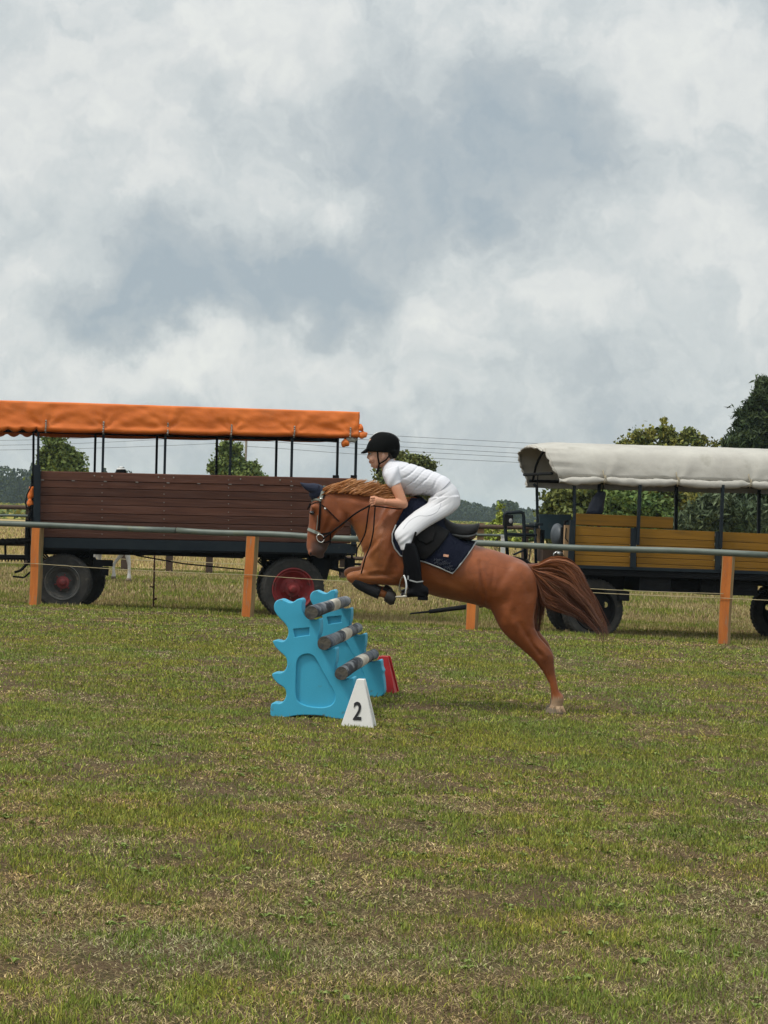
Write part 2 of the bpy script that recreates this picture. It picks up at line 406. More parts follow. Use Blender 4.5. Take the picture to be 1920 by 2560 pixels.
def lawn(x, y, rng, hmin, hmax, w, kind_):
    n = len(x); keep = (y < yf(x) + .25); x, y = x[keep], y[keep]; n = len(x)
    g_ = greenness(x, y); bare = fbm(x * 2.4 + 40, y * 1.5, 77, 4)
    keep = rng.random(n) > sstep(.59, .70, bare) * .72; x, y, g_ = x[keep], y[keep], g_[keep]; n = len(x)
    gr = rng.random(n) < np.clip(g_, .10, .93)
    h = rng.uniform(hmin, hmax, n) * np.where(gr, 1.0, 1.15); tall = rng.random(n) < .05; h = np.where(tall & gr, h * 1.8, h)
    lean = np.where(gr, np.abs(rng.normal(.65, .45, n)).clip(0, 1.45), rng.uniform(1.05, 1.52, n))
    ci = rng.integers(0, 5, n); tone = (.94 + .52 * fbm(x * 2.6, y * 2.6, 91, 3))[:, None] * rng.uniform(.55, 1.35, (n, 1))
    cc = np.where(gr[:, None], GREEN[ci], DRY[ci]) * tone
    warm = fbm(x * 1.3, y * 1.3, 13, 3)[:, None]; cc = cc * (1 + (warm - .5) * np.array([.5, .1, -.2]))
    return x, y, h, w * rng.uniform(.6, 1.5, n), lean, cc
def verge(x, y, rng, hmin, hmax, w, kind_):
    keep = (y > yf(x) + .2) & (y < 57); x, y = x[keep], y[keep]; n = len(x)
    d = y - yf(x); a = fbm(x * .6, y * .5, 61, 4)
    g_ = .62 + (a - .5) * 1.8 + .5 * sstep(3.5, 0, d) + .5 * sstep(52, 55, y)
    gr = rng.random(n) < np.clip(g_, .08, .95)
    h = rng.uniform(hmin, hmax, n) * (.6 + .8 * a) * np.where(gr, .8, 1.15); lean = np.abs(rng.normal(0, .4, n))
    ci = rng.integers(0, 5, n); cc = np.where(gr[:, None], GREEN[ci] * 1.1, DRY[ci] * 1.2) * rng.uniform(.75, 1.2, (n, 1))
    return x, y, h, w * rng.uniform(.6, 1.5, n), lean, cc
def stub(x, y, rng, hmin, hmax, w, kind_):
    n = len(x); ci = rng.integers(0, 5, n); gr = rng.random(n) < .12
    cc = np.where(gr[:, None], GREEN[ci] * 1.2, DRY[ci] * 1.25) * rng.uniform(.8, 1.2, (n, 1))
    return x, y, rng.uniform(hmin, hmax, n), w * rng.uniform(.6, 1.5, n), np.abs(rng.normal(0, .35, n)), cc
m_grass = mat('grass_blades', (1, 1, 1), (.9, .9, .9), rough=.75, attr=True, spec=.15)
g = blades('lawn_grass', [(6.9, 9.5, 20000, .012, .036, .0032, 0), (9.5, 13, 12000, .012, .034, .0042, 0), (13, 19, 7000, .014, .034, .0078, 1), (19, 27, 3200, .016, .034, .0115, 1), (27, 38, 1600, .018, .036, .016, 1)], m_grass, 1, lawn)
tag(g, kind='stuff')
g = blades('rough_grass', [(31, 42, 1700, .03, .085, .015, 1), (42, 57, 700, .04, .10, .025, 1)], m_grass, 2, verge); tag(g, kind='stuff')
g = blades('stubble_stalks', [(57, 80, 150, .05, .16, .035, 1), (80, 130, 30, .08, .2, .09, 1)], m_grass, 3, stub); tag(g, kind='stuff')

# thin summer haze over the whole place
hz = bpy.data.materials.new('haze'); hz.use_nodes = True; hz.node_tree.nodes.clear()
ho = N(hz.node_tree, 'ShaderNodeOutputMaterial'); hv_ = N(hz.node_tree, 'ShaderNodeVolumePrincipled'); hz.node_tree.links.new(hv_.outputs[0], ho.inputs['Volume'])
hv_.inputs['Density'].default_value = .00017; hv_.inputs['Color'].default_value = (.66, .84, 1, 1); hv_.inputs['Anisotropy'].default_value = .3
mb = MB(); mb.box(-3700, 3700, -100, 5300, -1.3, 19.0); g = mb.build('haze', hz); tag(g, kind='stuff')

# broad-leaved weeds in the lawn
rng = random.Random(5); mb = MB()
def rosette(x, y, s, k=6):
    z = float(gz(x, y))
    for i in range(k):
        a = rng.uniform(0, 6.28); l = s * rng.uniform(.6, 1.1); w = l * rng.uniform(.16, .3); e = rng.uniform(.25, 1.0)
        d = Vector((math.cos(a), math.sin(a), 0)); p = Vector((-d.y, d.x, 0)) * w; b = Vector((x, y, z + .005))
        m1 = b + d * l * .5 + Vector((0, 0, l * e * .55)); t = b + d * l + Vector((0, 0, l * e * .45))
        mb.add([b, m1 - p, t, m1 + p + Vector((0, 0, .004))], [(0, 1, 2), (0, 2, 3)])
for i in range(230):
    y = math.sqrt(rng.uniform(50, 330)); x = rng.uniform(-.17, .17) * y
    for j in range(rng.randint(1, 5)): rosette(x + rng.gauss(0, .05), y + rng.gauss(0, .06), rng.uniform(.014, .036))
g = mb.build('lawn_weeds', mat('weed_leaf', (.18, .25, .05), (.25, .31, .08), scale=4, rough=.6, spec=.3)); tag(g, kind='stuff')
#PART2
# ------------------------------------------------------------------ paddock fence with orange posts
F0 = Vector((-5.16, 35.5, 0)); F1 = Vector((4.54, 32.0, 0)); fu = (F1 - F0).normalized(); fa = math.atan2(fu.y, fu.x)
fence = thing('paddock_fence', 'fence of orange squared posts with a pale green pipe rail, in front of both wagons', 'fence', (0, float(yf(0)), 0), fa)
def FL(px, py):         # pixel -> position along the fence and height, on the fence's own plane
    v = ray(px, py); n = Vector((-fu.y, fu.x, 0)); t = (Vector((0, float(yf(0)), 0)) - EYE).dot(n) / v.dot(n); q = EYE + v * t
    return (q - Vector((0, float(yf(0)), 0))).dot(fu), q.z
m_post = mat('post_orange', (.54, .175, .04), (.42, .125, .03), scale=5, rough=.8, bump=.5, bscale=30, stretch=(3, 3, .5), c3=(.30, .25, .17), c3scale=5, c3lo=.56, c3hi=.72, rnd=.10, spec=.2)
m_postside = mat('post_weathered', (.33, .24, .12), (.24, .14, .06), scale=6, rough=.85, bump=.6, bscale=40, stretch=(3, 3, .4), c3=(.16, .19, .10), c3scale=6, spec=.2)
m_rail = mat('rail_paint', (.085, .108, .092), (.125, .15, .128), scale=3, rough=.45, bump=.15, bscale=60, c3=(.13, .15, .09), c3scale=7, c3lo=.58, c3hi=.75)
def fpost(s, z0, z1, lean, w=.15, dp=.13):
    mb = MB(); rr = []
    for z in np.linspace(z0, z1, 9):
        k = (z - z0) / (z1 - z0); o = lean * k; j = [random.uniform(-.004, .004) for _ in range(4)]
        hw, hd = w / 2, dp / 2; ch = .012
        pts = [(s - hw + ch, -hd), (s + hw - ch, -hd), (s + hw, -hd + ch), (s + hw, hd - ch), (s + hw - ch, hd), (s - hw + ch, hd), (s - hw, hd - ch), (s - hw, -hd + ch)]
        rr.append([Vector((a + o + j[0], b + j[1], z)) for a, b in pts])
    mb.rings(rr); me = mb.mesh('post', [m_post, m_postside])
    for p in me.polygons:
        if abs(p.normal.x) > .6 or p.normal.z > .5: p.material_index = 1
    return link('post', me, fence, False)
tops = [(95, 1320, 88), (632, 1341, 619), (1190, 1366, 1182), (1822, 1391, 1812)]
sp = []
for (tx, ty, bx) in tops:
    s1, z1 = FL(tx, ty); s0, _ = FL(bx, 1500); sp.append(s0); fpost(s0, -.35, z1, (s1 - s0))
for s in (sp[0] - 3.4, sp[3] + 3.4): fpost(s, -.35, 1.12, .03)
def rail(p0, p1, r=.043):
    a, b = FL(*p0), FL(*p1); n = 14; pts = []
    for i in range(n + 1):
        k = i / n; pts.append((a[0] + (b[0] - a[0]) * k, -.02, a[1] + (b[1] - a[1]) * k + .008 * math.sin(k * 9 + a[0])))
    mb = MB(); mb.tube(pts, r, 14); mb.build('rail', m_rail, fence, True, local=True)
rail((-620, 1288), (440, 1325)); rail((444, 1326), (904, 1347)); rail((1120, 1356), (1920, 1387)); rail((1924, 1387), (2500, 1408))
for (p0, p1, sag) in (((95, 1409), (632, 1437), .02), ((632, 1437), (1182, 1462), .03), ((1182, 1462), (1812, 1495), .02), ((1182, 1450), (1812, 1484), .03), ((-500, 1385), (95, 1409), .02), ((1812, 1495), (2350, 1510), .02)):
    a, b = FL(*p0), FL(*p1)
    mb = MB(); mb.tube([(a[0] + (b[0] - a[0]) * k / 12, -.085, a[1] + (b[1] - a[1]) * k / 12 - sag * math.sin(math.pi * k / 12)) for k in range(13)], .0045, 5)
    mb.build('wire_strand', mat('string', (.45, .38, .22), rough=.8), fence, True, local=True)

# ------------------------------------------------------------------ jump
m_blue = mat('moulded_blue', (.055, .40, .60), (.048, .36, .54), scale=3, rough=.5, bump=.35, bscale=180, bdist=.003, spec=.35, c3=(.10, .17, .17), c3scale=11, c3lo=.64, c3hi=.74)
SD = 18.0; SO = P(760, 1794, SD); YAW = R(-5)
def SL(cx, cy):
    q = P(640 + cx / 4.1475, 1440 + cy / 4.1475, SD); return (q.x - SO.x, q.z)
outl = [(148,1472),(145,1400),(150,1325),(190,1316),(240,1326),(285,1300),(312,1250),(312,1190),(280,1150),(225,1120),(178,1070),(156,1015),(200,1003),(255,1008),(300,980),(322,930),(322,880),(305,835),(250,790),(203,745),(175,700),(168,672),(210,668),(265,685),(310,660),(334,610),(335,560),(310,505),(260,455),(208,400),(182,345),(183,290),(215,250),(260,238),(300,258),(350,280),(390,268),(430,238),(468,232),(488,262),(475,310),(482,370),(512,430),(562,462),(612,458),(655,440),(668,452),(664,590),(645,632),(646,690),(682,750),(740,772),(790,752),(828,742),(836,760),(832,880),(812,935),(825,1020),(870,1072),(930,1080),(975,1056),(1012,1050),(1022,1070),(1024,1140),(1050,1180),(1034,1215),(1050,1300),(1062,1484),(860,1484),(740,1464),(680,1445),(470,1442),(400,1450),(270,1478)]
arch = [(420,900),(440,850),(480,818),(540,806),(590,822),(625,865),(690,990),(760,1110),(815,1210),(826,1260),(808,1310),(770,1345),(700,1362),(600,1360),(500,1340),(445,1310),(416,1260),(412,1150),(416,1000)]
slot = [(388,552),(548,536),(552,612),(398,634)]
def jump_stand(name, label, shift):
    root = thing(name, label, 'jump stand', (SO.x + shift[0], SD + shift[1], 0), YAW)
    to = [SL(*p) for p in chaikin(outl, 2)]; ta = [SL(*p) for p in chaikin(arch, 2)]; ts = [SL(*p) for p in slot]
    T = .105
    core = curve_mesh([to], T - .03, 0.0, 0, -.012)
    skin = curve_mesh([to, ta, ts], .016, .007, 2, -.007)
    bm = bmesh.new()
    def put(me, z):
        b2 = bmesh.new(); b2.from_mesh(me); b2.transform(Matrix.Translation((0, 0, z))); t = bpy.data.meshes.new('t'); b2.to_mesh(t); b2.free(); bm.from_mesh(t); bpy.data.meshes.remove(t)
    # full outer skin ring thickness: front skin, back skin, solid middle (its recess floor shows inside the openings)
    mid = curve_mesh([to], T - .03 , .007, 2, -.007)
    put(mid, 0); put(skin, T - .023); put(skin, -(T - .023))
    bm.transform(Matrix.Rotation(math.pi / 2, 4, 'X')); bm.transform(Matrix.Translation((0, T, 0)))
    me = bpy.data.meshes.new('jump_stand_body'); bm.to_mesh(me); bm.free(); me.materials.append(m_blue); smooth_by_angle(me, 35)
    return link('body', me, root, False)
pole_dir = Vector((math.sin(R(5)), math.cos(R(5)), 0))
GAP = 2.3
jump_stand('jump_stand', 'light blue moulded jump stand beside the white number 2 marker, holding the near log ends', (0, 0))
jump_stand('jump_stand', 'light blue jump stand farther back beside the red marker, partly behind the logs', (pole_dir.x * GAP, pole_dir.y * GAP))
m_log = mat('log_worn', (.04, .052, .075), (.24, .25, .26), scale=9, rough=.75, bump=.8, bscale=26, stretch=(1, .35, 1), c3=(.018, .022, .032), c3scale=6, c3lo=.5, c3hi=.57, rnd=.1)
m_logband = mat('log_band_cream', (.80, .75, .64), (.58, .52, .42), scale=14, rough=.8, bump=.6, bscale=40)
m_logend = mat('log_end', (.12, .105, .08), (.045, .045, .045), scale=14, rough=.9, bump=1, bscale=50)
logs = [((581, 375), 'topmost worn log of the jump with a cream painted band', 1), ((715, 690), 'middle log of the jump, long drying cracks across its cream band', 2), ((900, 1000), 'lowest log of the jump, pale end grain facing the white marker', 3)]
for (cx, cy), lab, sd in logs:
    u, z = SL(cx, cy); rg = random.Random(sd)
    o3 = Vector((SO.x, SD, 0)) + Vector((math.cos(YAW), math.sin(YAW), 0)) * u
    root = thing('log_pole', lab, 'pole', (o3.x - pole_dir.x * .10, o3.y - pole_dir.y * .10, z), YAW, 'logs of the jump')
    mb = MB(); rr = []; Lp = 2.62; n = 22; nr = 46
    crack = rg.uniform(.6, 1.6)
    for i in range(nr + 1):
        y = Lp * i / nr; k = i / nr; r = .0495 - .004 * k + .0015 * math.sin(k * 9 + sd)
        cxx = .006 * math.sin(k * 4 + sd); czz = .012 * math.sin(math.pi * k) * (-.6 if sd == 2 else .4)
        ring = []
        for j in range(n):
            a = 2 * math.pi * j / n; rad = r * (1 + .03 * math.sin(3 * a + k * 6 + sd) + .02 * noise.noise(Vector((math.cos(a) * 2, k * 9, math.sin(a) * 2 + sd))))
            if sd == 2 and abs(((a - 1.95 - .35 * math.sin(k * 5)) + math.pi) % (2 * math.pi) - math.pi) < .15 and .06 < k < .9: rad *= .80
            if sd == 1 and abs(((a - 2.6 - .2 * math.sin(k * 7)) + math.pi) % (2 * math.pi) - math.pi) < .15 and .1 < k < .5: rad *= .86
            ring.append(Vector((rad * math.cos(a) + cxx, y, rad * math.sin(a) + czz)))
        rr.append(ring)
    b0 = [r_ for r_ in rr]; mb.rings(b0, False)
    for fi in range(len(mb.mi)):
        seg = fi // n; mb.mi[fi] = 1 if nr * .47 <= seg < nr * .66 else 0
        a = 2 * math.pi * (fi % n + .5) / n; k = (seg + .5) / nr
        if sd == 2 and abs(((a - 1.95 - .35 * math.sin(k * 5)) + math.pi) % (2 * math.pi) - math.pi) < .16 and .06 < k < .9: mb.mi[fi] = 3
        if sd == 1 and abs(((a - 2.6 - .2 * math.sin(k * 7)) + math.pi) % (2 * math.pi) - math.pi) < .15 and .1 < k < .45: mb.mi[fi] = 3
    mb.cur = 2
    c0 = sum(rr[0], Vector()) / n; c1 = sum(rr[-1], Vector()) / n
    for ring, c, s_ in ((rr[0], c0, -1), (rr[-1], c1, 1)):
        v = [c + Vector((0, .004 * -s_, 0))] + [c + (p - c) * .5 + Vector((0, .002 * -s_, 0)) for p in ring] + list(ring)
        mb.add(v, [(0, 1 + j, 1 + (j + 1) % n) for j in range(n)] + [(1 + j, 1 + n + j, 1 + n + (j + 1) % n, 1 + (j + 1) % n) for j in range(n)])
    mb.build('log', [m_log, m_logband, m_logend, mat('log_crack', (.012, .012, .014), rough=.9)], root, True, local=True)

def marker(name, label, px0, px1, pyb, pxt0, pxt1, pyt, d, m, yaw, digit=None, dep=.16):
    a, b = P(px0, pyb, d), P(px1, pyb, d); t0, t1 = P(pxt0, pyt, d), P(pxt1, pyt, d)
    c = (a + b) / 2; root = thing(name, label, 'marker', (c.x, c.y, 0), yaw)
    w = (b - a).x / 2; tw = (t1 - t0).x / 2; h = t0.z; tx = ((t0 + t1) / 2 - c).x; mb = MB()
    lean = .05; e = .006
    lo = [(-w, 0), (w, 0)]; 
    # slab-sided A-frame body with a slightly inset core between two boards
    def board(y0, y1, yt0, yt1, s=0):
        mb.add([(-w + s, y0, -.02), (w - s, y0, -.02), (w - s, y1, -.02), (-w + s, y1, -.02), (tx - tw + s, yt0, h - s), (tx + tw - s, yt0, h - s), (tx + tw - s, yt1, h - s), (tx - tw + s, yt1, h - s)],
               [(0, 1, 2, 3), (4, 5, 6, 7), (0, 1, 5, 4), (1, 2, 6, 5), (2, 3, 7, 6), (3, 0, 4, 7)])
    board(0, .022, .05, .072); board(dep - .022, dep, dep - .05, dep - .028); board(.0225, dep - .0225, .0725, dep - .0505, .012)
    o = mb.build('body', m, root, False, local=True)
    bv = o.modifiers.new('b', 'BEVEL'); bv.width = .004; bv.segments = 2; bv.limit_method = 'ANGLE'
    if digit:
        cu = bpy.data.curves.new('digit', 'FONT'); cu.body = digit; cu.size = h * .53; cu.extrude = .001; cu.offset = .0035; cu.align_x = 'CENTER'
        oo = bpy.data.objects.new('d', cu); col.objects.link(oo); dg = bpy.context.evaluated_depsgraph_get(); me = bpy.data.meshes.new_from_object(oo.evaluated_get(dg)); bpy.data.objects.remove(oo)
        me.name = 'digit'; me.transform(Matrix.Scale(.72, 4, (1, 0, 0))); me.materials.clear(); me.materials.append(mat('ink_black', (.012, .012, .014), rough=.5))
        sl = math.atan2(.05, h); zb = h * .155
        M = Matrix.Translation((tx * .4 - .004, zb / h * .05 - .0022, zb)) @ Matrix.Rotation(math.pi / 2 - sl, 4, 'X'); me.transform(M)
        link('digit', me, root, False)
marker('number_marker', 'white number 2 marker in the grass at the foot of the near jump stand', 849, 936, 1814, 889, 907, 1699, 17.4, mat('white_paint', (.76, .75, .72), (.70, .69, .66), scale=9, rough=.6, c3=(.42, .38, .28), c3scale=14, c3lo=.68, c3hi=.85), R(-9), '2')
marker('course_marker', 'red wooden marker leaning its edge out behind the far blue jump stand', 905, 990, 1737, 944, 967, 1641, 20.75, mat('red_paint', (.45, .018, .02), (.36, .015, .018), scale=9, rough=.5), R(-12), None, .2)

# ------------------------------------------------------------------ wagons
ALPHA = R(9.4)
m_dark = mat('chassis_dark', (.008, .009, .011), (.013, .013, .013), scale=5, rough=.8, spec=.12, bump=.3, bscale=50, c3=(.035, .024, .017), c3scale=9, c3lo=.66, c3hi=.8)
m_steel = mat('frame_blueblack', (.011, .017, .023), (.016, .023, .028), scale=4, rough=.6, spec=.18, c3=(.08, .07, .05), c3scale=11, c3lo=.66, c3hi=.8)
m_tyre = mat('tyre_rubber', (.03, .03, .029), (.055, .052, .047), scale=6, rough=.9, bump=.5, bscale=80, spec=.2, c3=(.10, .088, .07), c3scale=9, c3lo=.6, c3hi=.75)
m_redrim = mat('rim_red', (.24, .022, .022), (.17, .016, .018), scale=8, rough=.6, c3=(.07, .045, .035), c3scale=9, c3lo=.6, c3hi=.7)
m_greyrim = mat('rim_grey', (.085, .085, .08), (.055, .055, .052), scale=7, rough=.7, c3=(.13, .115, .095), c3scale=10)
m_redhub = mat('hub_red', (.24, .035, .035), (.14, .03, .03), scale=20, rough=.6)
m_bolt = mat('bolt_zinc', (.30, .28, .25), rough=.45, metal=.6)
class Wag:
    def __init__(s, name, label, px, d):
        s.O = P(px, 1500, d); s.O = Vector((s.O.x, s.O.y, 0)); s.ux = Vector((math.cos(ALPHA), math.sin(ALPHA), 0)); s.uy = Vector((-math.sin(ALPHA), math.cos(ALPHA), 0))
        s.root = thing(name, label, 'wagon', s.O, ALPHA)
    def L(s, px, py, t=0.0):
        v = ray(px, py); o = s.O + s.uy * t; k = (o - EYE).dot(s.uy) / v.dot(s.uy); q = EYE + v * k - s.O
        return q.dot(s.ux), q.z
def wheel(W, px, py, rpx, t0, width, rim_f, rimmat, hubmat, steer=0, holes=0, dishout=False, at=None, rr_=None):
    s0, z0 = W.L(px, py, t0) if at is None else at
    if rr_ is None:
        s1, z1 = W.L(px, py - rpx, t0); r = z1 - z0
    else: r = rr_
    e = bpy.data.objects.new('wheel', None); col.objects.link(e); e.parent = W.root; e.location = (s0, t0, z0); e.rotation_euler = (0, 0, steer); e.empty_display_size = .1
    OFF[e.name] = Matrix.Identity(4)
    w = width; rm = r * rim_f; sgn = 1 if t0 < 1 else -1
    mb = MB()
    prof = [(rm, w * .18), (rm * 1.03, w * .05), (rm * 1.10, .0), (r * .90, -w * .02), (r * .96, w * .05), (r * .995, w * .16), (r, w * .5), (r * .995, w * .84), (r * .96, w * .95), (r * .90, w * 1.02), (rm * 1.10, w), (rm, w * .82)]
    mb.lathe([(a, b * sgn) for a, b in prof], (0, 0, 0), 'y', 56, False)
    nl = 46
    for k in range(nl):
        a = 2 * math.pi * k / nl
        for side in (0, 1):
            aa = a + side * math.pi / nl; ca, sa = math.cos(aa), math.sin(aa); tx_, tz_ = -sa, ca; hw = r * .028
            y0, y1 = (w * .03, w * .45) if side == 0 else (w * .55, w * .97); pts = []
            for (rad0, rad1, yy) in ((r * .93, r * .975, y0 if side == 0 else y1), (r * .99, r * 1.02, (y0 + y1) / 2), (r * .99, r * 1.02, y1 if side == 0 else y0)):
                for q in (-hw, hw):
                    for rad in (rad0, rad1): pts.append((ca * rad + tx_ * q, yy * sgn, sa * rad + tz_ * q))
            mb.add(pts, [(0, 1, 3, 2), (0, 4, 5, 1), (2, 3, 7, 6), (1, 5, 7, 3), (4, 8, 9, 5), (6, 7, 11, 10), (5, 9, 11, 7), (8, 10, 11, 9)])
    me = mb.mesh('tyre', m_tyre, False); smooth_by_angle(me, 35); link('tyre', me, e, False)
    mb = MB(); d = .0 if dishout else w * .35
    pr = [(rm * 1.05, w * .03), (rm * 1.07, -.002), (rm * 1.02, -.008), (rm * .97, w * .02), (rm * .94, w * .12), (rm * .86, w * .13), (rm * .82, w * .16 + d * .3), (rm * .60, w * .18 + d), (rm * .42, w * .14 + d * .7), (rm * .30, w * .10 + d * .5), (.001, w * .10 + d * .5), (.001, w * .55), (rm * .9, w * .7), (rm * 1.05, w * .8)]
    if holes:
        pr = [(rm * 1.05, w * .03), (rm * 1.07, -.002), (rm * 1.02, -.008), (rm * .97, w * .02), (rm * .93, w * .2), (rm * .93, w * .8), (rm * 1.05, w * .97), (rm * .97, w * .6)]
        mb.lathe([(a, b * sgn) for a, b in pr], (0, 0, 0), 'y', 48, False)
        hs = []
        for k in range(holes):
            a = 2 * math.pi * (k + .3) / holes; hs.append([(rm * .66 * math.cos(a) + rm * .10 * math.cos(q) * abs(math.cos(a)) + rm * .15 * math.cos(q) * abs(math.sin(a)), rm * .66 * math.sin(a) + rm * .15 * math.sin(q)) for q in [2 * math.pi * i / 14 for i in range(14)]])
        disc = curve_mesh([[(rm * .94 * math.cos(2 * math.pi * i / 48), rm * .94 * math.sin(2 * math.pi * i / 48)) for i in range(48)]] + hs, .004, .002, 1)
        disc.transform(Matrix.Translation((0, w * .32 * sgn, 0)) @ Matrix.Rotation(math.pi / 2, 4, 'X'))
        vs_ = [v.co.copy() for v in disc.vertices]; mb.add(vs_, [tuple(p.vertices) for p in disc.polygons])
    else: mb.lathe([(a, b * sgn) for a, b in pr], (0, 0, 0), 'y', 48, False)
    me = mb.mesh('rim', rimmat, False); smooth_by_angle(me, 40); link('rim', me, e, False)
    mb = MB(); hr = rm * .2; b0 = w * .10 + d * .5
    mb.lathe([(hr * 1.9, (b0 + .004) * sgn), (hr * 1.9, (b0 - .012) * sgn), (hr * 1.1, (b0 - .02) * sgn), (hr, (b0 - .07) * sgn), (hr * .55, (b0 - .085) * sgn), (.001, (b0 - .088) * sgn)], (0, 0, 0), 'y', 24)
    for k in range(6):
        a = 2 * math.pi * k / 6 + .3; mb.tube([(math.cos(a) * hr * 2.3, (b0 + .01) * sgn, math.sin(a) * hr * 2.3), (math.cos(a) * hr * 2.3, (b0 - .03) * sgn, math.sin(a) * hr * 2.3)], hr * .22, 6)
    me = mb.mesh('hub', hubmat, False); smooth_by_angle(me, 40); link('hub', me, e, False)
    return r, s0, z0

# tarp side with folds: columns along s, profile rows down the side
def tarp(name, W, s_of, prof, folds, m, thick=.006, ns=150):
    """s_of: list of s values; prof(i_frac, s) -> list of (t, z) points; folds(s, row) -> outward offset"""
    V = []; nr = None
    for s in s_of:
        pr = prof(s); nr = len(pr)
        for j, (t, z, ds) in enumerate(pr): V.append((s + ds, t, z))
    F_ = [(i * nr + j, (i + 1) * nr + j, (i + 1) * nr + j + 1, i * nr + j + 1) for i in range(len(s_of) - 1) for j in range(nr - 1)]
    mb = MB(); mb.add(V, F_); me = mb.mesh(name, m, True); o = link(name, me, W.root, False)
    so = o.modifiers.new('t', 'SOLIDIFY'); so.thickness = thick; so.offset = 0; return o

# ---- left wagon: red-brown board sides, orange canopy
LW = Wag('covered_wagon', 'red-brown boarded wagon with an orange tarpaulin roof, behind the fence at the left', 84, 35.7)
m_plank = mat('plank_redbrown', (.115, .048, .030), (.075, .031, .021), scale=4, rough=.75, bump=.5, bscale=14, stretch=(.4, 4, 6), c3=(.13, .062, .045), c3scale=3, c3lo=.52, c3hi=.72, rnd=.24, spec=.25)
fr = [0, .133, .243, .368, .497, .623, .747, .868, 1.0]
def edge(px, f):  # photographed board joints
    yt = 1178 + .0236 * (px - 100); yb = 1343 + .0200 * (px - 100); return yt + (yb - yt) * f
sL, sR = LW.L(101, 1250)[0], LW.L(878, 1280)[0]
WT_ = 2.05
for i in range(8):
    z1a, z1b = LW.L(101, edge(101, fr[i]))[1], LW.L(878, edge(878, fr[i]))[1]
    z0a, z0b = LW.L(101, edge(101, fr[i + 1]))[1], LW.L(878, edge(878, fr[i + 1]))[1]
    for t, nm in ((0, 0), (WT_, 1)):
        pr = -.012 if i == 0 else random.uniform(-.003, .003); mb = MB(); nseg = 12; rr = []
        for k in range(nseg + 1):
            q = k / nseg; s = sL + (sR - sL) * q; w0 = z0a + (z0b - z0a) * q + .0045 + random.uniform(-.0015, .0015); w1 = z1a + (z1b - z1a) * q - .0035 + random.uniform(-.0015, .0015)
            y0, y1 = (t + pr, t + .028 + pr + .003 * (i % 2)); c = .004
            rr.append([Vector(p) for p in ((s, y0, w0 + c), (s, y0 + c, w0), (s, y1 - .008, w0 - .001), (s, y1, w0 - .008), (s, y1, w1 + .008), (s, y1 - .008, w1 + .001), (s, y0 + c, w1), (s, y0, w1 - c))])
        mb.rings(rr); mb.build('plank', m_plank, LW.root, False, local=True)
    for s in (sL - .02, sR - .01):  # end boards
        mb = MB(); za, zb = (z0a, z1a) if s < 1 else (z0b, z1b); mb.box(s, s + .028, .06, WT_ - .03, za + .003, zb - .003); mb.build('end_plank', m_plank, LW.root, False, local=True)
zf0a, zf0b = LW.L(101, 1369)[1], LW.L(891, 1384)[1]; zf1a, zf1b = LW.L(101, 1344)[1], LW.L(891, 1360)[1]
s891 = LW.L(891, 1380)[0]; s84 = LW.L(84, 1300)[0]
mb = MB(); mb.slab(s84, zf0a, zf1a, s891, zf0b, zf1b, -.035, .06); mb.slab(s84, zf0a, zf1a, s891, zf0b, zf1b, WT_ - .03, WT_ + .06)
mb.build('side_frame', m_steel, LW.root, local=True)
mb = MB(); mb.slab(sL, zf1a - .06, zf1a - .01, sR, zf1b - .06, zf1b - .01, .07, WT_ - .04); mb.build('floor', m_plank, LW.root, local=True)
mb = MB(); mb.slab(s84 + .02, zf0a - .03, zf0a - .002, s891 - .02, zf0b - .03, zf0b - .002, -.02, .02)
for t in (.55, 1.4): mb.slab(s84 + .1, zf0a - .10, zf0a + .02, s891 - .1, zf0b - .10, zf0b + .02, t, t + .09)
for k in range(7):
    q = k / 6; s = s84 + .1 + (s891 - s84 - .3) * q; z = zf0a + (zf0b - zf0a) * q; mb.box(s, s + .06, -.01, WT_, z - .04, z + .01)
mb.build('chassis', m_dark, LW.root, local=True)
# corner posts and canopy uprights
def upright(W, px0, py0, px1, py1, w=.05, name='upright', t=0.0, m=m_steel, d=.05):
    a = W.L(px0, py0, t); b = W.L(px1, py1, t); mb = MB()
    mb.add([(a[0] - w / 2, t - d / 2, a[1]), (a[0] + w / 2, t - d / 2, a[1]), (a[0] + w / 2, t + d / 2, a[1]), (a[0] - w / 2, t + d / 2, a[1]), (b[0] - w / 2, t - d / 2, b[1]), (b[0] + w / 2, t - d / 2, b[1]), (b[0] + w / 2, t + d / 2, b[1]), (b[0] - w / 2, t + d / 2, b[1])],
           [(0, 1, 2, 3), (4, 5, 6, 7), (0, 1, 5, 4), (1, 2, 6, 5), (2, 3, 7, 6), (3, 0, 4, 7)])
    mb.build(name, m, W.root, local=True)
upright(LW, 93, 1162, 92, 1368, .10, 'corner_post', -.04); upright(LW, 884, 1200, 884, 1362, .075, 'corner_post', -.04)
upright(LW, 84, 1190, 84, 1378, .08, 'corner_post', WT_); upright(LW, 842, 1208, 842, 1390, .075, 'corner_post', WT_)
for px0, px1 in ((96, 95), (259, 256), (414, 411), (578, 574), (731, 728), (891, 888)): upright(LW, px0, 1075 if px0 < 890 else 1085, px1, 1178 + .0236 * (px1 - 100) + 8, .036, 'upright', .045)
for px0, px1 in ((84, 83), (239, 236), (393, 390), (543, 540), (692, 689), (845, 842)): upright(LW, px0, 1075, px1, 1178 + .0236 * (px1 - 100) + 20, .036, 'upright', WT_ - .03)
for px in (843, 888):
    mb = MB(); s, z = LW.L(px, 1193 if px < 880 else 1193); mb.box(s - .06, s + .03, .01, .08, z - .04, z + .03)
    mb.build('upright_foot', m_dark, LW.root, local=True)
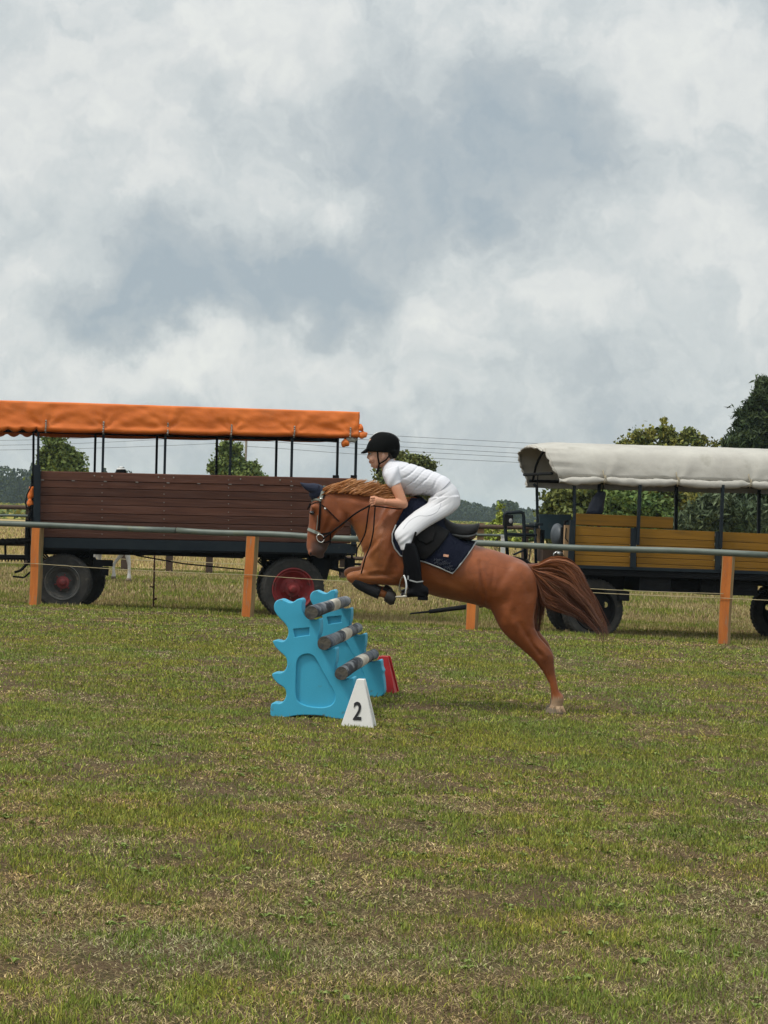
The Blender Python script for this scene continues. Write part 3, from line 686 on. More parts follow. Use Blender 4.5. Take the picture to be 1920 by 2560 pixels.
# roof frame
sA = LW.L(-190, 1070)[0]; sB = LW.L(894, 1090)[0]; zr = LW.L(480, 1079)[1]; zrb = LW.L(894, 1093)[1]; zra = LW.L(0, 1066)[1]
mb = MB()
for t in (.03, WT_ - .03): mb.tube([(sA, t, zra + (zra - zrb) * .2), (sB, t, zrb)], .028, 8)
for k in range(7):
    s = sA + (sB - sA) * k / 6; z = zra + (zrb - zra) * k / 6
    mb.tube([(s, .03 + (WT_ - .06) * j / 10, z + .05 + .09 * math.sin(math.pi * j / 10)) for j in range(11)], .02, 6)
mb.build('roof_frame', m_dark, LW.root, local=True)
m_orange = mat('tarpaulin_orange', (.80, .195, .026), (.70, .16, .021), scale=2.2, rough=.5, bump=.3, bscale=9, bdist=.02, spec=.45, c3=(.60, .17, .04), c3scale=1.6)
straps = [LW.L(px, 1060)[0] for px in (114, 258, 419, 578, 735, 875)]
def lw_prof(s):
    q = (s - sA) / (sB - sA); px = 0
    # heights from the photograph (top edge and bottom edge lines)
    zt = zTa + (zTb - zTa) * (s - s_a) / (s_b - s_a); zb = zBa + (zBb - zBa) * (s - s_a) / (s_b - s_a)
    scal = 0
    if s < s_scal: scal = -.055 * abs(math.sin((s - s_scal) / .21 * math.pi)) + .05
    rows = []; H = zt - zb
    ds = min(abs(s - x) for x in straps)
    for j in range(17):
        f = j / 16; z = zt - H * f
        fold = 0
        for x in straps:
            u = (s - x); r = math.hypot(u * .5, (f - .86) * H) + .03
            ang = math.atan2((.86 - f) * H + .02, u)
            fold += .010 * math.sin(ang * 9 + x * 5) * math.exp(-r / .22) * (1 if f < .86 else .3)
        fold += .011 * noise.noise(Vector((s * 2.6 + f * 1.6, f * 2.2, 3))) + .007 * noise.noise(Vector((s * 7, f * 5 - s * 3, 8)))
        y = -.03 - .012 * math.sin(math.pi * min(1, f * 1.0)) - .028 * max(0, 1 - abs(f - .88) / .12) * (1 - .8 * math.exp(-(ds / .05) ** 2)) - fold * 1.5
        if f > .97: y += .03
        sag = -.012 * (1 - math.exp(-(ds / .15) ** 2)) * (f > .8)
        if s < s_scal and f > .75: z += scal * (f - .75) * 4
        rows.append((y, z + sag, 0))
    if s < s_scal: pass
    return rows
s_a, zTa = LW.L(0, 1002); s_b, zTb = LW.L(896, 1031); zBa = LW.L(0, 1077)[1]; zBb = LW.L(896, 1094)[1]; s_scal = LW.L(92, 1070)[0]
svals = list(np.linspace(sA, sB + .012, 210))
def lw_full(s):
    near = lw_prof(s); zt = near[0][1]
    roof = [(t, zt + .035 * math.sin(math.pi * (t + .02) / (WT_ + .04)) + .006 * noise.noise(Vector((s * 3, t * 3, 1))), 0) for t in np.linspace(WT_ + .0, .02, 14)]
    far = [(WT_ + .03 + .02 * noise.noise(Vector((s * 3, z, 6))), z - .02, 0) for (_, z, _) in near[::-1][:-1]]
    return far + roof + [(-.012, zt + .004, 0)] + near
tarp('canopy', LW, svals, lw_full, None, m_orange)
# canopy end flaps (gathered cloth) at the right end and the closing end sheets
for sE, sg in ((sB + .012, 1), (sA, -1)):
    mb = MB(); zt = lw_prof(sE)[0][1]; pts = []
    n = 14
    for i in range(n + 1):
        t = WT_ * i / n; top = zt + .03 * math.sin(math.pi * t / WT_)
        for j in range(5): pts.append((sE + .012 * math.sin(t * 9 + j), t, top - (.17 + .02 * math.sin(t * 6)) * j / 4))
    mb.add(pts, [(i * 5 + j, i * 5 + 5 + j, i * 5 + 6 + j, i * 5 + 1 + j) for i in range(n) for j in range(4)])
    o = mb.build('end_flap', m_orange, LW.root, True, local=True); so = o.modifiers.new('t', 'SOLIDIFY'); so.thickness = .006
def cloth_knot(W, px, py, rx, rz, seed, t=-.02, m=m_orange):
    s, z = W.L(px, py); mb = MB(); mb.ell((s, t, z), rx, .045, rz, 22, 16); me = mb.mesh('cloth_end', m, True)
    for v in me.vertices:
        d = v.co - Vector((s, t, z)); v.co += d * (.45 * noise.noise(d * 12 + Vector((seed, 0, 0))) + .12 * math.sin(d.x * 70 + d.z * 40))
    link('cloth_end', me, W.root, False)
cloth_knot(LW, 908, 1086, .075, .06, 1); cloth_knot(LW, 900, 1070, .05, .05, 2); cloth_knot(LW, 863, 1107, .055, .06, 3, .0); cloth_knot(LW, 880, 1099, .085, .045, 4, .01, mat('cloth_grey', (.30, .30, .26), rough=.8))
for x in straps:
    rows = lw_prof(x); mb = MB()
    zc = LW.L(114, 1046)[1]; z_hi = rows[0][1] - (rows[0][1] - rows[-1][1]) * .60; z_lo = rows[-1][1] - .02; k = 6
    pts = []
    for i in range(k * 2):
        z = z_hi + (z_lo - z_hi) * i / (k * 2 - 1); f = (rows[0][1] - z) / (rows[0][1] - rows[-1][1]); j = max(0, min(16, int(f * 16))); pts.append((x + .004 * (i % 3), rows[j][0] - .012, z))
    mb.tube(pts, [.008 + .007 * (i % 2) for i in range(k * 2)], 6)
    mb.build('strap_buckle', mat('buckle', (.42, .40, .34), (.10, .09, .08), scale=60, rough=.5), LW.root, local=True)
# board bolts and clips
mb = MB()
for px in (255, 410, 571, 728):
    for i in range(8):
        f = (fr[i] + fr[i + 1]) / 2; s, z = LW.L(px, edge(px, f)); mb.ell((s, -.014, z), .008, .005, .008, 8, 6)
for px in (236, 280, 396, 434, 601, 700): s, z = LW.L(px, edge(px, .05)); mb.ell((s, -.02, z), .012, .006, .012, 8, 6)
tag(mb.build('bolt', m_bolt, LW.root, local=True), kind='stuff')
mb = MB()
for px in (106, 183, 263, 342, 420, 497, 575, 654, 729):
    s, z = LW.L(px, edge(px, .133)); mb.box(s - .022, s + .022, -.022, -.006, z - .005, z + .007)
tag(mb.build('clip', m_bolt, LW.root, local=True), kind='stuff')
# wheels, axles, springs, drawbar
r1, w1s, w1z = wheel(LW, 156, 1456, 71, .05, .21, .60, m_greyrim, m_redhub, R(-9))
wheel(LW, 0, 0, 0, 1.9, .21, .60, m_greyrim, m_redhub, R(-9), at=(w1s + .31, w1z), rr_=r1)
r2, w2s, w2z = wheel(LW, 733, 1473, 80, .05, .2, .63, m_redrim, m_redrim, R(3))
wheel(LW, 0, 0, 0, 1.9, .2, .63, m_redrim, m_redrim, R(3), at=(w2s + .12, w2z), rr_=r2)
for s, z in ((w1s, w1z), (w2s, w2z)):
    mb = MB()
    mb.tube([(s, .22, z), (s, 1.8, z)], .045, 8)
    for t in (.42, 1.6):
        for k in range(4): mb.tube([(s - .42 + .05 * k, t, zf0a - .09 + .0), (s, t, z + .06 + .022 * k), (s + .42 - .05 * k, t, zf0a - .06)], .014, 4)
        mb.box(s - .06, s + .06, t - .05, t + .05, z, z + .17); mb.box(s - .46, s - .40, t - .04, t + .04, zf0a - .16, zf0a); mb.box(s + .40, s + .46, t - .04, t + .04, zf0a - .16, zf0a)
    mb.build('axle', m_dark, LW.root, local=True)
mb = MB(); s, z = w1s, zf0a - .11; mb.lathe([(.42, 0), (.42, .03), (.36, .03), (.36, 0)], (s, 1.0, z), 'z', 32)
mb.build('turntable', m_dark, LW.root, local=True); mb = MB(); mb.lathe([(.42, 0), (.42, .03), (.36, .03), (.36, 0)], (w2s, 1.0, z + .03), 'z', 32)
mb.build('turntable', m_dark, LW.root, local=True)
mb = MB(); a = LW.L(362, 1383); b = LW.L(612, 1392); mb.slab(a[0], a[1] - .03, a[1] + .02, b[0], b[1] - .03, b[1] + .03, .15, .2)
a = LW.L(337, 1372); b = LW.L(362, 1390); mb.box(a[0], b[0], .1, .35, b[1], a[1] + .02)
a = LW.L(585, 1370); b = LW.L(606, 1394); mb.box(a[0], b[0], .1, .3, b[1], a[1] + .02)
a = LW.L(236, 1400); b = LW.L(283, 1422); mb.box(a[0], b[0], .12, .4, b[1] + .03, a[1]); a = LW.L(255, 1418); b = LW.L(272, 1440); mb.box(a[0], b[0], .12, .2, b[1], a[1])
mb.tube([(*[LW.L(300, 1370)[0]], .2, LW.L(300, 1370)[1]), (LW.L(345, 1390)[0], .2, LW.L(345, 1390)[1]), (LW.L(460, 1410)[0], .2, LW.L(460, 1410)[1]), (LW.L(640, 1428)[0], .2, LW.L(640, 1428)[1])], .012, 6)
mb.tube([(LW.L(285, 1368)[0], .25, LW.L(285, 1368)[1]), (LW.L(330, 1384)[0], .25, LW.L(330, 1384)[1])], .012, 6)
mb.build('brake_rod', m_dark, LW.root, local=True)
mb = MB()
def lp(px, py, t=.3): s, z = LW.L(px, py, t); return (s, t, z)
a = LW.L(782, 1395, .2); b = LW.L(824, 1440, .2); mb.box(a[0], b[0], .2, .45, b[1] + .12, a[1]); mb.add([(a[0] + .03, .2, b[1] + .12), (b[0], .2, b[1] + .12), (b[0] - .04, .2, b[1] - .07), (a[0] + .1, .2, b[1] - .03), (a[0] + .03, .4, b[1] + .12), (b[0], .4, b[1] + .12), (b[0] - .04, .4, b[1] - .07), (a[0] + .1, .4, b[1] - .03)], [(0, 1, 2, 3), (4, 5, 6, 7), (0, 1, 5, 4), (1, 2, 6, 5), (2, 3, 7, 6), (3, 0, 4, 7)])
mb.tube([lp(815, 1416), lp(850, 1425), lp(905, 1440), lp(985, 1458)], .028, 8)
mb.tube([lp(840, 1404), lp(858, 1388), lp(868, 1398), lp(884, 1410), lp(916, 1412)], .022, 6)
a = LW.L(864, 1395, .3); b = LW.L(886, 1428, .3); mb.box(a[0], b[0], .28, .4, b[1], a[1]); a = LW.L(826, 1386, .3); b = LW.L(846, 1420, .3); mb.box(a[0], b[0], .28, .4, b[1], a[1])
mb.tube([lp(848, 1420), lp(850, 1438)], .015, 6); mb.tube([lp(878, 1380), lp(884, 1420)], .02, 6)
mb.build('drawbar', m_dark, LW.root, local=True)
# left end: brake gear, steps, cable loop, rolled orange sheet
mb = MB()
for (p, q, r) in (((-260, 1368), (80, 1352), .05), ((-260, 1385), (84, 1392), .025), ((-260, 1393), (80, 1395), .03), ((13, 1350), (14, 1400), .018), ((70, 1300), (68, 1400), .04), ((80, 1396), (55, 1425), .016), ((78, 1428), (60, 1444), .014), ((55, 1425), (36, 1431), .018), ((60, 1444), (32, 1441), .014), ((72, 1405), (45, 1430), .012), ((-120, 1350), (-118, 1400), .018)):
    mb.tube([lp(*p, .35), lp(*q, .35)], r, 8)
for k in range(14): a = lp(-120 + k * 14, 1355, .35); mb.box(a[0] - .02, a[0] + .02, .3, .4, a[2] - .02, a[2] + .055)
for k in range(9): a = lp(5 + k * 8, 1396, .35); mb.box(a[0] - .008, a[0] + .012, .31, .39, a[2] - .045, a[2] - .0)
mb.build('brake_gear', m_dark, LW.root, local=True)
mb = MB(); mb.tube([lp(90, 1205, -.02), lp(78, 1215, -.05), lp(68, 1235, -.06), lp(64, 1255, -.06), lp(66, 1268, -.04), lp(76, 1272, 0)], .011, 6); mb.tube([lp(90, 1215, .02), lp(80, 1228, 0), lp(74, 1245, 0), lp(72, 1265, 0), lp(78, 1290, 0), lp(86, 1300, .02)], .011, 6)
for px, py in ((78, 1262), (74, 1290)): mb.ell(lp(px, py, 0), .03, .03, .06, 10, 8)
mb.build('cable', m_dark, LW.root, True, local=True)
cloth_knot(LW, 78, 1232, .05, .10, 5, .02); cloth_knot(LW, 76, 1256, .045, .055, 6, .0)

# ---- right wagon: yellow boards, off-white canopy
RW = Wag('covered_wagon', 'mustard yellow wagon with rolled-up off-white canvas top, behind the fence at the right', 1432, 34.4)
m_yel = mat('board_mustard', (.255, .125, .012), (.20, .098, .010), scale=4, rough=.7, bump=.4, bscale=14, stretch=(.4, 4, 6), rnd=.09, spec=.25, c3=(.14, .075, .015), c3scale=4, c3lo=.58, c3hi=.75)
def bd(x0, x1, yl0, yl1, t=0.0, th=.028, name='board', refx=1540, slope=.041, m=m_yel, rounded=False):
    a = RW.L(x0, yl0 + slope * (x0 - refx), t); b = RW.L(x1, yl0 + slope * (x1 - refx), t); c = RW.L(x0, yl1 + slope * (x0 - refx), t); d = RW.L(x1, yl1 + slope * (x1 - refx), t)
    mb = MB(); mb.slab(a[0], c[1] + .003, a[1] - .003, b[0], d[1] + .003, b[1] - .003, t, t + th); o = mb.build(name, m, RW.root, local=True)
    bv = o.modifiers.new('b', 'BEVEL'); bv.width = .05 if rounded else .0035; bv.segments = 3; bv.limit_method = 'ANGLE'
    if rounded: bv.affect = 'EDGES'
gaps = [1318.5, 1340, 1361, 1391, 1406.5, 1421]
for (x0, x1) in ((1438, 1577), (1592, 1787), (1806, 2020), (2036, 2230)):
    ys_ = [1318.5, 1343, 1361.5, 1391, 1407.5, 1422] if x0 > 1700 else [1318.5, 1342, 1360.5, 1391, 1406.5, 1421]
    k = 0 if x0 < 1500 else 0
    for i in range(5):
        for t in (.0, 2.0): bd(x0, x1, ys_[i], ys_[i + 1], t)
for x0, x1 in ((1438, 1577), (1592, 1787), (1806, 2020), (2036, 2230)):
    for t in (.0285, 2.0285): bd(x0 + 1, x1 - 1, 1320, 1420, t, .008, 'gap_shade_sheet', m=m_dark)  # dark sheet added behind the boards, stands in for shade in their gaps
bd(1438, 1684, 1287, 1317, .06, .03, 'backrest_board', rounded=True); bd(1438, 1560, 1319, 1345, .06, .02, 'backrest_board')
def rbox(name, x0, y0, x1, y1, t0, t1, m, slope=.036):
    a = RW.L(x0, y0, t0); b = RW.L(x1, y0 + slope * (x1 - x0), t0); c = RW.L(x0, y1, t0); d = RW.L(x1, y1 + slope * (x1 - x0), t0); mb = MB()
    mb.slab(a[0], c[1], a[1], b[0], d[1], b[1], t0, t1); return mb.build(name, m, RW.root, local=True)
rbox('side_frame', 1426, 1412, 2300, 1420, -.03, .04, m_steel, .033); rbox('side_frame', 1426, 1412, 2300, 1420, 2.0, 2.06, m_steel, .033)
rbox('floor', 1436, 1404, 2290, 1410, .05, 1.98, m_dark, .033)
rbox('chassis_beam', 1449, 1420, 2300, 1437, .0, .06, m_dark, .033); rbox('chassis_beam', 1449, 1420, 2300, 1437, 1.9, 1.96, m_dark, .033); rbox('chassis_beam', 1440, 1424, 2300, 1450, .9, 1.0, m_dark, .033)
rbox('chassis_box', 1600, 1436, 1678, 1478, .05, 1.1, m_dark, .03); rbox('chassis_box', 1679, 1438, 1752, 1481, .25, 1.2, m_dark, .03); rbox('chassis_box', 1753, 1438, 1896, 1486, .15, 1.0, m_dark, .03)
rbox('axle_beam', 1452, 1432, 1556, 1446, .25, 1.8, m_dark, .03); rbox('axle_beam', 1520, 1445, 1560, 1492, .35, .5, m_dark, .03); rbox('axle_beam', 1548, 1478, 1574, 1502, .05, .35, m_dark, .03)
for px in (1584, 1796, 2027): upright(RW, px, 1318 + .041 * (px - 1540) , px - 2, 1413 + .033 * (px - 1432), .075, 'side_post', -.035)
upright(RW, 1432, 1300, 1426, 1411, .075, 'side_post', -.035)
for px, yb in ((1600, 1362), (1807, 1370), (2022, 1378)):
    upright(RW, px, 1212, px - 6, yb, .042, 'upright', -.06)
# bent front uprights
def rp(px, py, t=0): s, z = RW.L(px, py, t); return (s, t, z)
mb = MB(); mb.tube([rp(1424, 1206), rp(1431, 1209), rp(1436, 1216), rp(1436, 1300), rp(1432, 1405)], .023, 8); mb.build('upright', m_steel, RW.root, True, local=True)
mb = MB(); mb.tube([rp(1334, 1210, 1.95), rp(1342, 1218, 1.95), rp(1344, 1300, 1.95), rp(1340, 1408, 1.95)], .023, 8); mb.build('upright', m_steel, RW.root, True, local=True)
for px, yb in ((1498, 1320), (1691, 1327), (1898, 1336), (2090, 1345)): upright(RW, px, 1205, px - 2, yb + 40, .045, 'upright', 1.96)
# canopy
m_canvas = mat('canvas_offwhite', (.50, .48, .43), (.42, .40, .36), scale=2.5, rough=.75, bump=.3, bscale=10, bdist=.02, c3=(.30, .28, .23), c3scale=2.2, c3lo=.6, c3hi=.8, spec=.3)
s0, zb0 = RW.L(1400, 1207); s1, zb1 = RW.L(1920, 1221); sE = RW.L(2330, 1230)[0]
H = .60; ties = [RW.L(px, 1190)[0] for px in (1508, 1691, 1872, 2060, 2240)]
def rw_prof(s):
    zb = zb0 + (zb1 - zb0) * (s - s0) / (s1 - s0); front = max(0, 1 - (s - s0) / .32); rows = []
    dt = min(abs(s - x) for x in ties); pinch = math.exp(-(dt / .07) ** 2)
    roll = .055 * (1 - .5 * pinch) * (1 - .6 * math.exp(-((s - s0) / .1) ** 2)); sagz = -.022 * (1 - math.exp(-(dt / .28) ** 2))
    # rolled bottom edge (near side)
    for k in range(9):
        a = math.pi * (1.65 - k * .2); rows.append((-.02 + roll * math.cos(a) * .9 - .01, zb + .05 + sagz + roll * math.sin(a) + .022 * noise.noise(Vector((s * 5 + k * .5, k * .7 - s * 3, 2))) + .014 * noise.noise(Vector((s * 13 + k, k * .9, 5))), 0))
    pts = [(-.03, .12), (-.012, .2), (.02, .30), (.10, .42), (.22, .485), (.45, .535), (.75, .57), (1.0, .58), (1.25, .57), (1.55, .535), (1.78, .485), (1.90, .42), (1.98, .30), (2.01, .2), (2.03, .12), (2.05, .02), (2.03, -.06)]
    fine = catmull([list(p) for p in pts], 3)
    for t, h in fine:
        crown = max(0, min(1, (h - .1) / .48)); ruf = front ** .8 * .05 * (abs(math.sin(t * 20 + h * 15)) ** .6 - .5) * (1 if crown > .1 else .3)
        wr = .007 * noise.noise(Vector((s * 1.7, t * 3, h * 4))) + .004 * noise.noise(Vector((s * 5 + h * 9, t * 6, h * 9)))
        for x in ties:
            u = s - x; r = math.hypot(u, h); wr += .012 * math.sin(math.atan2(h, u) * 8) * math.exp(-r / .25) * (t < 1)
        top = front ** 2 * -.05 if crown > .8 else 0
        rows.append((t - wr - ruf * .8 * (1 if t < .5 else -1), zb + h * H / .58 + wr + ruf * .5 + top, -.20 * front * crown ** .6 + (.0)))
    return rows
sv = list(np.concatenate([np.linspace(s0 - .02, s0 + .4, 34), np.linspace(s0 + .42, sE, 150)]))
tarp('canvas_cover', RW, sv, rw_prof, None, m_canvas)
# gathered hem round the front opening
mb = MB(); rows = rw_prof(s0 - .02)
hem = [Vector((s0 - .02 + r[2], r[0], r[1])) for r in rows[9:]]
cn = Vector((0, 1.0, zb0 + .12)); pr = []
for i, p in enumerate(hem):
    q = Vector((0, cn.y - p.y, cn.z - p.z)); q = q.normalized() if q.length > .01 else q
    w = .05 + .016 * math.sin(i * 1.9)
    pr.append((p, p + q * w * .5 + Vector((-.03 + .012 * math.sin(i * 2.3), 0, 0)), p + q * w + Vector((-.005, 0, 0))))
vs_ = [x for t3 in pr for x in t3]; mb.add(vs_, [(i * 3 + j, i * 3 + 3 + j, i * 3 + 4 + j, i * 3 + 1 + j) for i in range(len(pr) - 1) for j in (0, 1)])
o = mb.build('canvas_hem', m_canvas, RW.root, True, local=True); so = o.modifiers.new('t', 'SOLIDIFY'); so.thickness = .008
for x in ties[:4]:
    mb = MB()
    zb = zb0 + (zb1 - zb0) * (x - s0) / (s1 - s0)
    mb.tube([(x - .02, -.05, zb + .20), (x - .01, -.055, zb + .14), (x + .01, -.075, zb + .09), (x, -.08, zb + .03), (x + .01, -.03, zb - .01)], .008, 6)
    mb.tube([(x + .02, -.05, zb + .13), (x + .035, -.06, zb + .06), (x + .02, -.075, zb + .02)], .006, 6)
    mb.build('tie_cord', mat('cord_tan', (.42, .36, .25), rough=.8), RW.root, True, local=True)
# roof frame inside the canopy
mb = MB()
for t in (.03, 1.97): mb.tube([(s0, t, zb0 + .04), (sE, t, zb0 + (zb1 - zb0) * (sE - s0) / (s1 - s0) + .04)], .022, 8)
mb.tube([(s0 - .1, .1, zb0 + .13), (s0 - .1, 1.9, zb0 + .13)], .022, 8)
mb.tube([(s0 - .12, .9, zb0 + .12), (s0 - .12, .92, zb0 - .1), (s0 - .12, .95, zb0 - .12)], .009, 6)
for k in range(7):
    s = s0 + .05 + (sE - s0 - .1) * k / 6; z = zb0 + (zb1 - zb0) * (s - s0) / (s1 - s0)
    mb.tube([(s, .04 + 1.92 * j / 12, z + .05 + .46 * math.sin(math.pi * j / 12) ** .6) for j in range(13)], .018, 6)
mb.build('roof_frame', m_dark, RW.root, local=True)
# driver's platform
m_teal = mat('panel_teal', (.025, .052, .066), (.032, .062, .075), scale=4, rough=.55, c3=(.05, .07, .07), c3scale=6)
def flat_panel(name, pts, t, th, m, off=.0):
    L_ = [RW.L(x, y, t) for x, y in pts]; mb = MB(); n = len(L_)
    mb.add([(s, t, z) for s, z in L_] + [(s, t + th, z) for s, z in L_], [tuple(range(n)), tuple(range(n, 2 * n))[::-1]] + [(i, (i + 1) % n, n + (i + 1) % n, n + i) for i in range(n)])
    return mb.build(name, m, RW.root, local=True)
flat_panel('driver_backboard', [(1347, 1285), (1428, 1287), (1428, 1400), (1395, 1400), (1395, 1350), (1352, 1345)], 1.75, .03, m_teal)
m_tan = mat('timber_tan', (.42, .28, .15), (.33, .2, .1), scale=5, rough=.75, stretch=(3, 3, .4))
rbox('timber_post', 1341, 1322, 1352, 1403, 1.2, 1.28, m_tan, 0); rbox('timber_post', 1413, 1313, 1427, 1402, .3, .38, m_tan, 0)
rbox('seat_frame', 1353, 1325, 1362, 1404, 1.0, 1.06, m_dark, 0); rbox('armrest', 1338, 1308, 1358, 1314, .9, 1.3, m_steel, 0); rbox('seat_frame', 1404, 1318, 1414, 1400, .5, .56, m_dark, 0)
rbox('seat_frame', 1358, 1372, 1412, 1404, .55, 1.0, mat('timber_dark', (.06, .035, .022), rough=.8), .03)
mb = MB(); c = rp(1393, 1337, .8); mb.ell(c, .085, .25, .17, 16, 12); mb.build('driver_seat', mat('seat_vinyl', (.07, .085, .10), (.10, .115, .13), scale=6, rough=.5), RW.root, True, local=True)
mb = MB(); mb.tube([rp(1404, 1348, .6), rp(1409, 1320, .6), rp(1413, 1303, .6), rp(1420, 1303, .6)], .02, 6); mb.tube([rp(1416, 1320, .3), rp(1413, 1345, .3), rp(1420, 1354, .3)], .008, 5); mb.build('brake_lever', m_dark, RW.root, True, local=True)
mb = MB(); mb.tube([rp(1383, 1394, .3), rp(1385, 1384, .3), rp(1393, 1379, .3), rp(1402, 1380, .3), rp(1408, 1390, .3)], .012, 6); mb.ell(rp(1400, 1384, .3), .05, .02, .03, 12, 8); mb.build('lamp_bracket', mat('chrome', (.5, .5, .5), rough=.3, metal=.9), RW.root, True, local=True)
# front guard frame, headlamp, fender
mb = MB(); fq = .7
mb.tube([rp(1269, 1388, fq), rp(1264, 1330, fq), rp(1261, 1292, fq), rp(1262, 1285, fq), rp(1268, 1282, fq), rp(1302, 1280, fq), rp(1308, 1283, fq), rp(1309, 1292, fq), rp(1311, 1340, fq), rp(1314, 1398, fq)], .026, 8)
mb.tube([rp(1264, 1335, fq), rp(1342, 1338, fq)], .022, 8); mb.tube([rp(1310, 1313, fq), rp(1342, 1317, fq)], .024, 8); mb.tube([rp(1313, 1374, fq), rp(1283, 1387, fq)], .016, 6)
mb.tube([rp(1337, 1310, fq), rp(1340, 1410, fq)], .022, 8)
mb.build('guard_rail', m_steel, RW.root, True, local=True)
mb = MB(); c = Vector(rp(1271, 1302, fq - .05)); mb.box(c.x - .06, c.x + .065, c.y - .02, c.y + .1, c.z - .08, c.z + .09); mb.build('headlamp', m_dark, RW.root, local=True)
mb = MB(); mb.ell(c + Vector((.03, -.022, 0)), .028, .008, .036, 12, 8); mb.build('headlamp_lens', mat('lens_grey', (.4, .4, .4), rough=.2), RW.root, True, local=True)
mb = MB(); pts = [(1288, 1391), (1298, 1394), (1312, 1398), (1325, 1408), (1338, 1414), (1365, 1416), (1400, 1418), (1450, 1420)]
for i in range(len(pts) - 1):
    a, b = RW.L(*pts[i], .5), RW.L(*pts[i + 1], .5); mb.slab(a[0], a[1] - .05, a[1], b[0], b[1] - .05, b[1], .4, 1.6)
mb.build('footboard', m_dark, RW.root, local=True)
a = RW.L(1449, 1430); b = RW.L(1290, 1405)
# wheels
r3, s3, z3 = wheel(RW, 1487, 1524, 77, .12, .22, .66, m_dark, m_dark, R(5), holes=5)
wheel(RW, 0, 0, 0, 1.75, .22, .66, m_dark, m_dark, R(5), at=(s3 + .08, z3), rr_=r3, holes=5)
r4, s4, z4 = wheel(RW, 2036, 1540, 79, .12, .22, .66, m_dark, m_dark, 0, holes=5)
wheel(RW, 0, 0, 0, 1.75, .22, .66, m_dark, m_dark, 0, at=(s4, z4), rr_=r4, holes=5)
for s, z in ((s3, z3), (s4, z4)):
    mb = MB()
    mb.tube([(s, .3, z), (s, 1.7, z)], .05, 8)
    for t in (.45, 1.5):
        for k in range(4): mb.tube([(s - .45 + .05 * k, t, z + .30), (s, t, z + .07 + .022 * k), (s + .45 - .05 * k, t, z + .30)], .014, 4)
        mb.box(s - .07, s + .07, t - .05, t + .05, z, z + .4)
    mb.build('axle', m_dark, RW.root, local=True)
mb = MB(); p0 = rp(1405, 1487, .9); p1 = rp(1176, 1516, .3); p2 = rp(1074, 1529, .05); p3 = rp(1026, 1534, .0)
mb.tube([p0, p1, p2], [.04, .036, .03], 8); mb.tube([p2, p3], [.016, .012], 8); mb.build('drawbar', m_dark, RW.root, True, local=True)
# jacket hanging in the wagon
jk = thing('jacket', 'dark blue jacket hanging from the canopy frame above the yellow backrest', 'jacket', RW.O + RW.ux * RW.L(1490, 1280)[0] + RW.uy * .5, ALPHA)
mb = MB(); rr = []
for (xl, xr, y) in ((1503, 1512, 1228), (1490, 1514, 1234), (1482, 1513, 1245), (1475, 1510, 1260), (1468, 1507, 1275), (1464, 1503, 1285)):
    a = RW.L(xl, y, .5); b = RW.L(xr, y, .5); ring = []
    for k in range(20):
        an = 2 * math.pi * k / 20; cx = (a[0] + b[0]) / 2; hw = abs(b[0] - a[0]) / 2; f = 1 + .12 * math.sin(an * 5 + y * .1)
        ring.append(Vector((cx + hw * math.cos(an) * f, .5 + .07 * math.sin(an) * f, a[1])))
    rr.append(ring)
mb.rings(rr); me = mb.mesh('cloth', mat('jacket_blue', (.022, .030, .055), (.035, .043, .07), scale=9, rough=.45, bump=.5, bscale=20), True)
o = link('cloth', me, None); o.parent = jk; me.transform(OFF[jk.name].inverted() @ OFF[RW.root.name])
mb = MB(); mb.tube([rp(1507, 1229, .5), rp(1508, 1215, .5), rp(1507, 1195, .5)], .01, 6); me = mb.mesh('hanger_loop', m_dark, True); o = link('hanger_loop', me, None); o.parent = jk; me.transform(OFF[jk.name].inverted() @ OFF[RW.root.name])
# tether pin
tp = P(384, 1502, 38.5); tpo = thing('tether_pin', 'thin rusty tether pin stuck upright in the grass behind the left wagon', 'pin', (tp.x, tp.y, float(gz(tp.x, tp.y))))
mb = MB(); q = P(387, 1366, 38.5); mb.tube([tp - Vector((0, 0, .1)), q], .014, 8); mb.tube([P(384, 1468, 38.5), P(374, 1466, 38.5)], .013, 6); mb.tube([P(384, 1499, 38.5), P(392, 1496, 38.5)], .02, 6)
mb.build('rod', mat('rust', (.16, .07, .04), (.10, .05, .035), scale=20, rough=.85), tpo, True)
#PART3
# ------------------------------------------------------------------ the paddock fence farther back
m_oldwood = mat('old_wood', (.085, .052, .034), (.06, .04, .03), scale=5, rough=.85, bump=.4, bscale=30, stretch=(3, 3, .4), rnd=.12)
m_tanwood = mat('tan_wood', (.30, .18, .09), (.22, .13, .06), scale=5, rough=.85)
bf = thing('back_fence', 'dark weathered post and rail fence crossing the dry grass behind the wagons', 'fence', (0, 55, 0))
for i, px in enumerate((-150, -45, 68, 190, 310, 422, 522, 632, 742, 855, 960, 1075, 1196, 1308, 1420, 1530, 1640, 1750, 1860, 1970)):
    a = P(px, horizon(px) + 175, 55.0); hgt = 1.42; mb = MB(); w = .075
    z0 = -.2; mb.box(a.x - w, a.x + w, 55 - w, 55 + w, z0, hgt + random.uniform(-.03, .03)); mb.build('post', m_tanwood if px in (1196,) else m_oldwood, bf)
for hh, r, m in ((1.36, .05, m_oldwood), (1.17, .03, m_rail), (.52, .045, m_oldwood)):
    mb = MB(); pts = [(P(px, 1300, 54.9).x, 54.9, hh + .012 * math.sin(px * .02)) for px in range(-180, 2060, 60)]; mb.tube(pts, r, 8); mb.build('rail', m, bf, True)
mb = MB(); mb.tube([(P(px, 1300, 54.85).x, 54.85, .28 + .01 * math.sin(px * .03)) for px in range(-180, 2060, 60)], .008, 5); mb.build('wire_strand', mat('string', (.45, .38, .22)), bf)
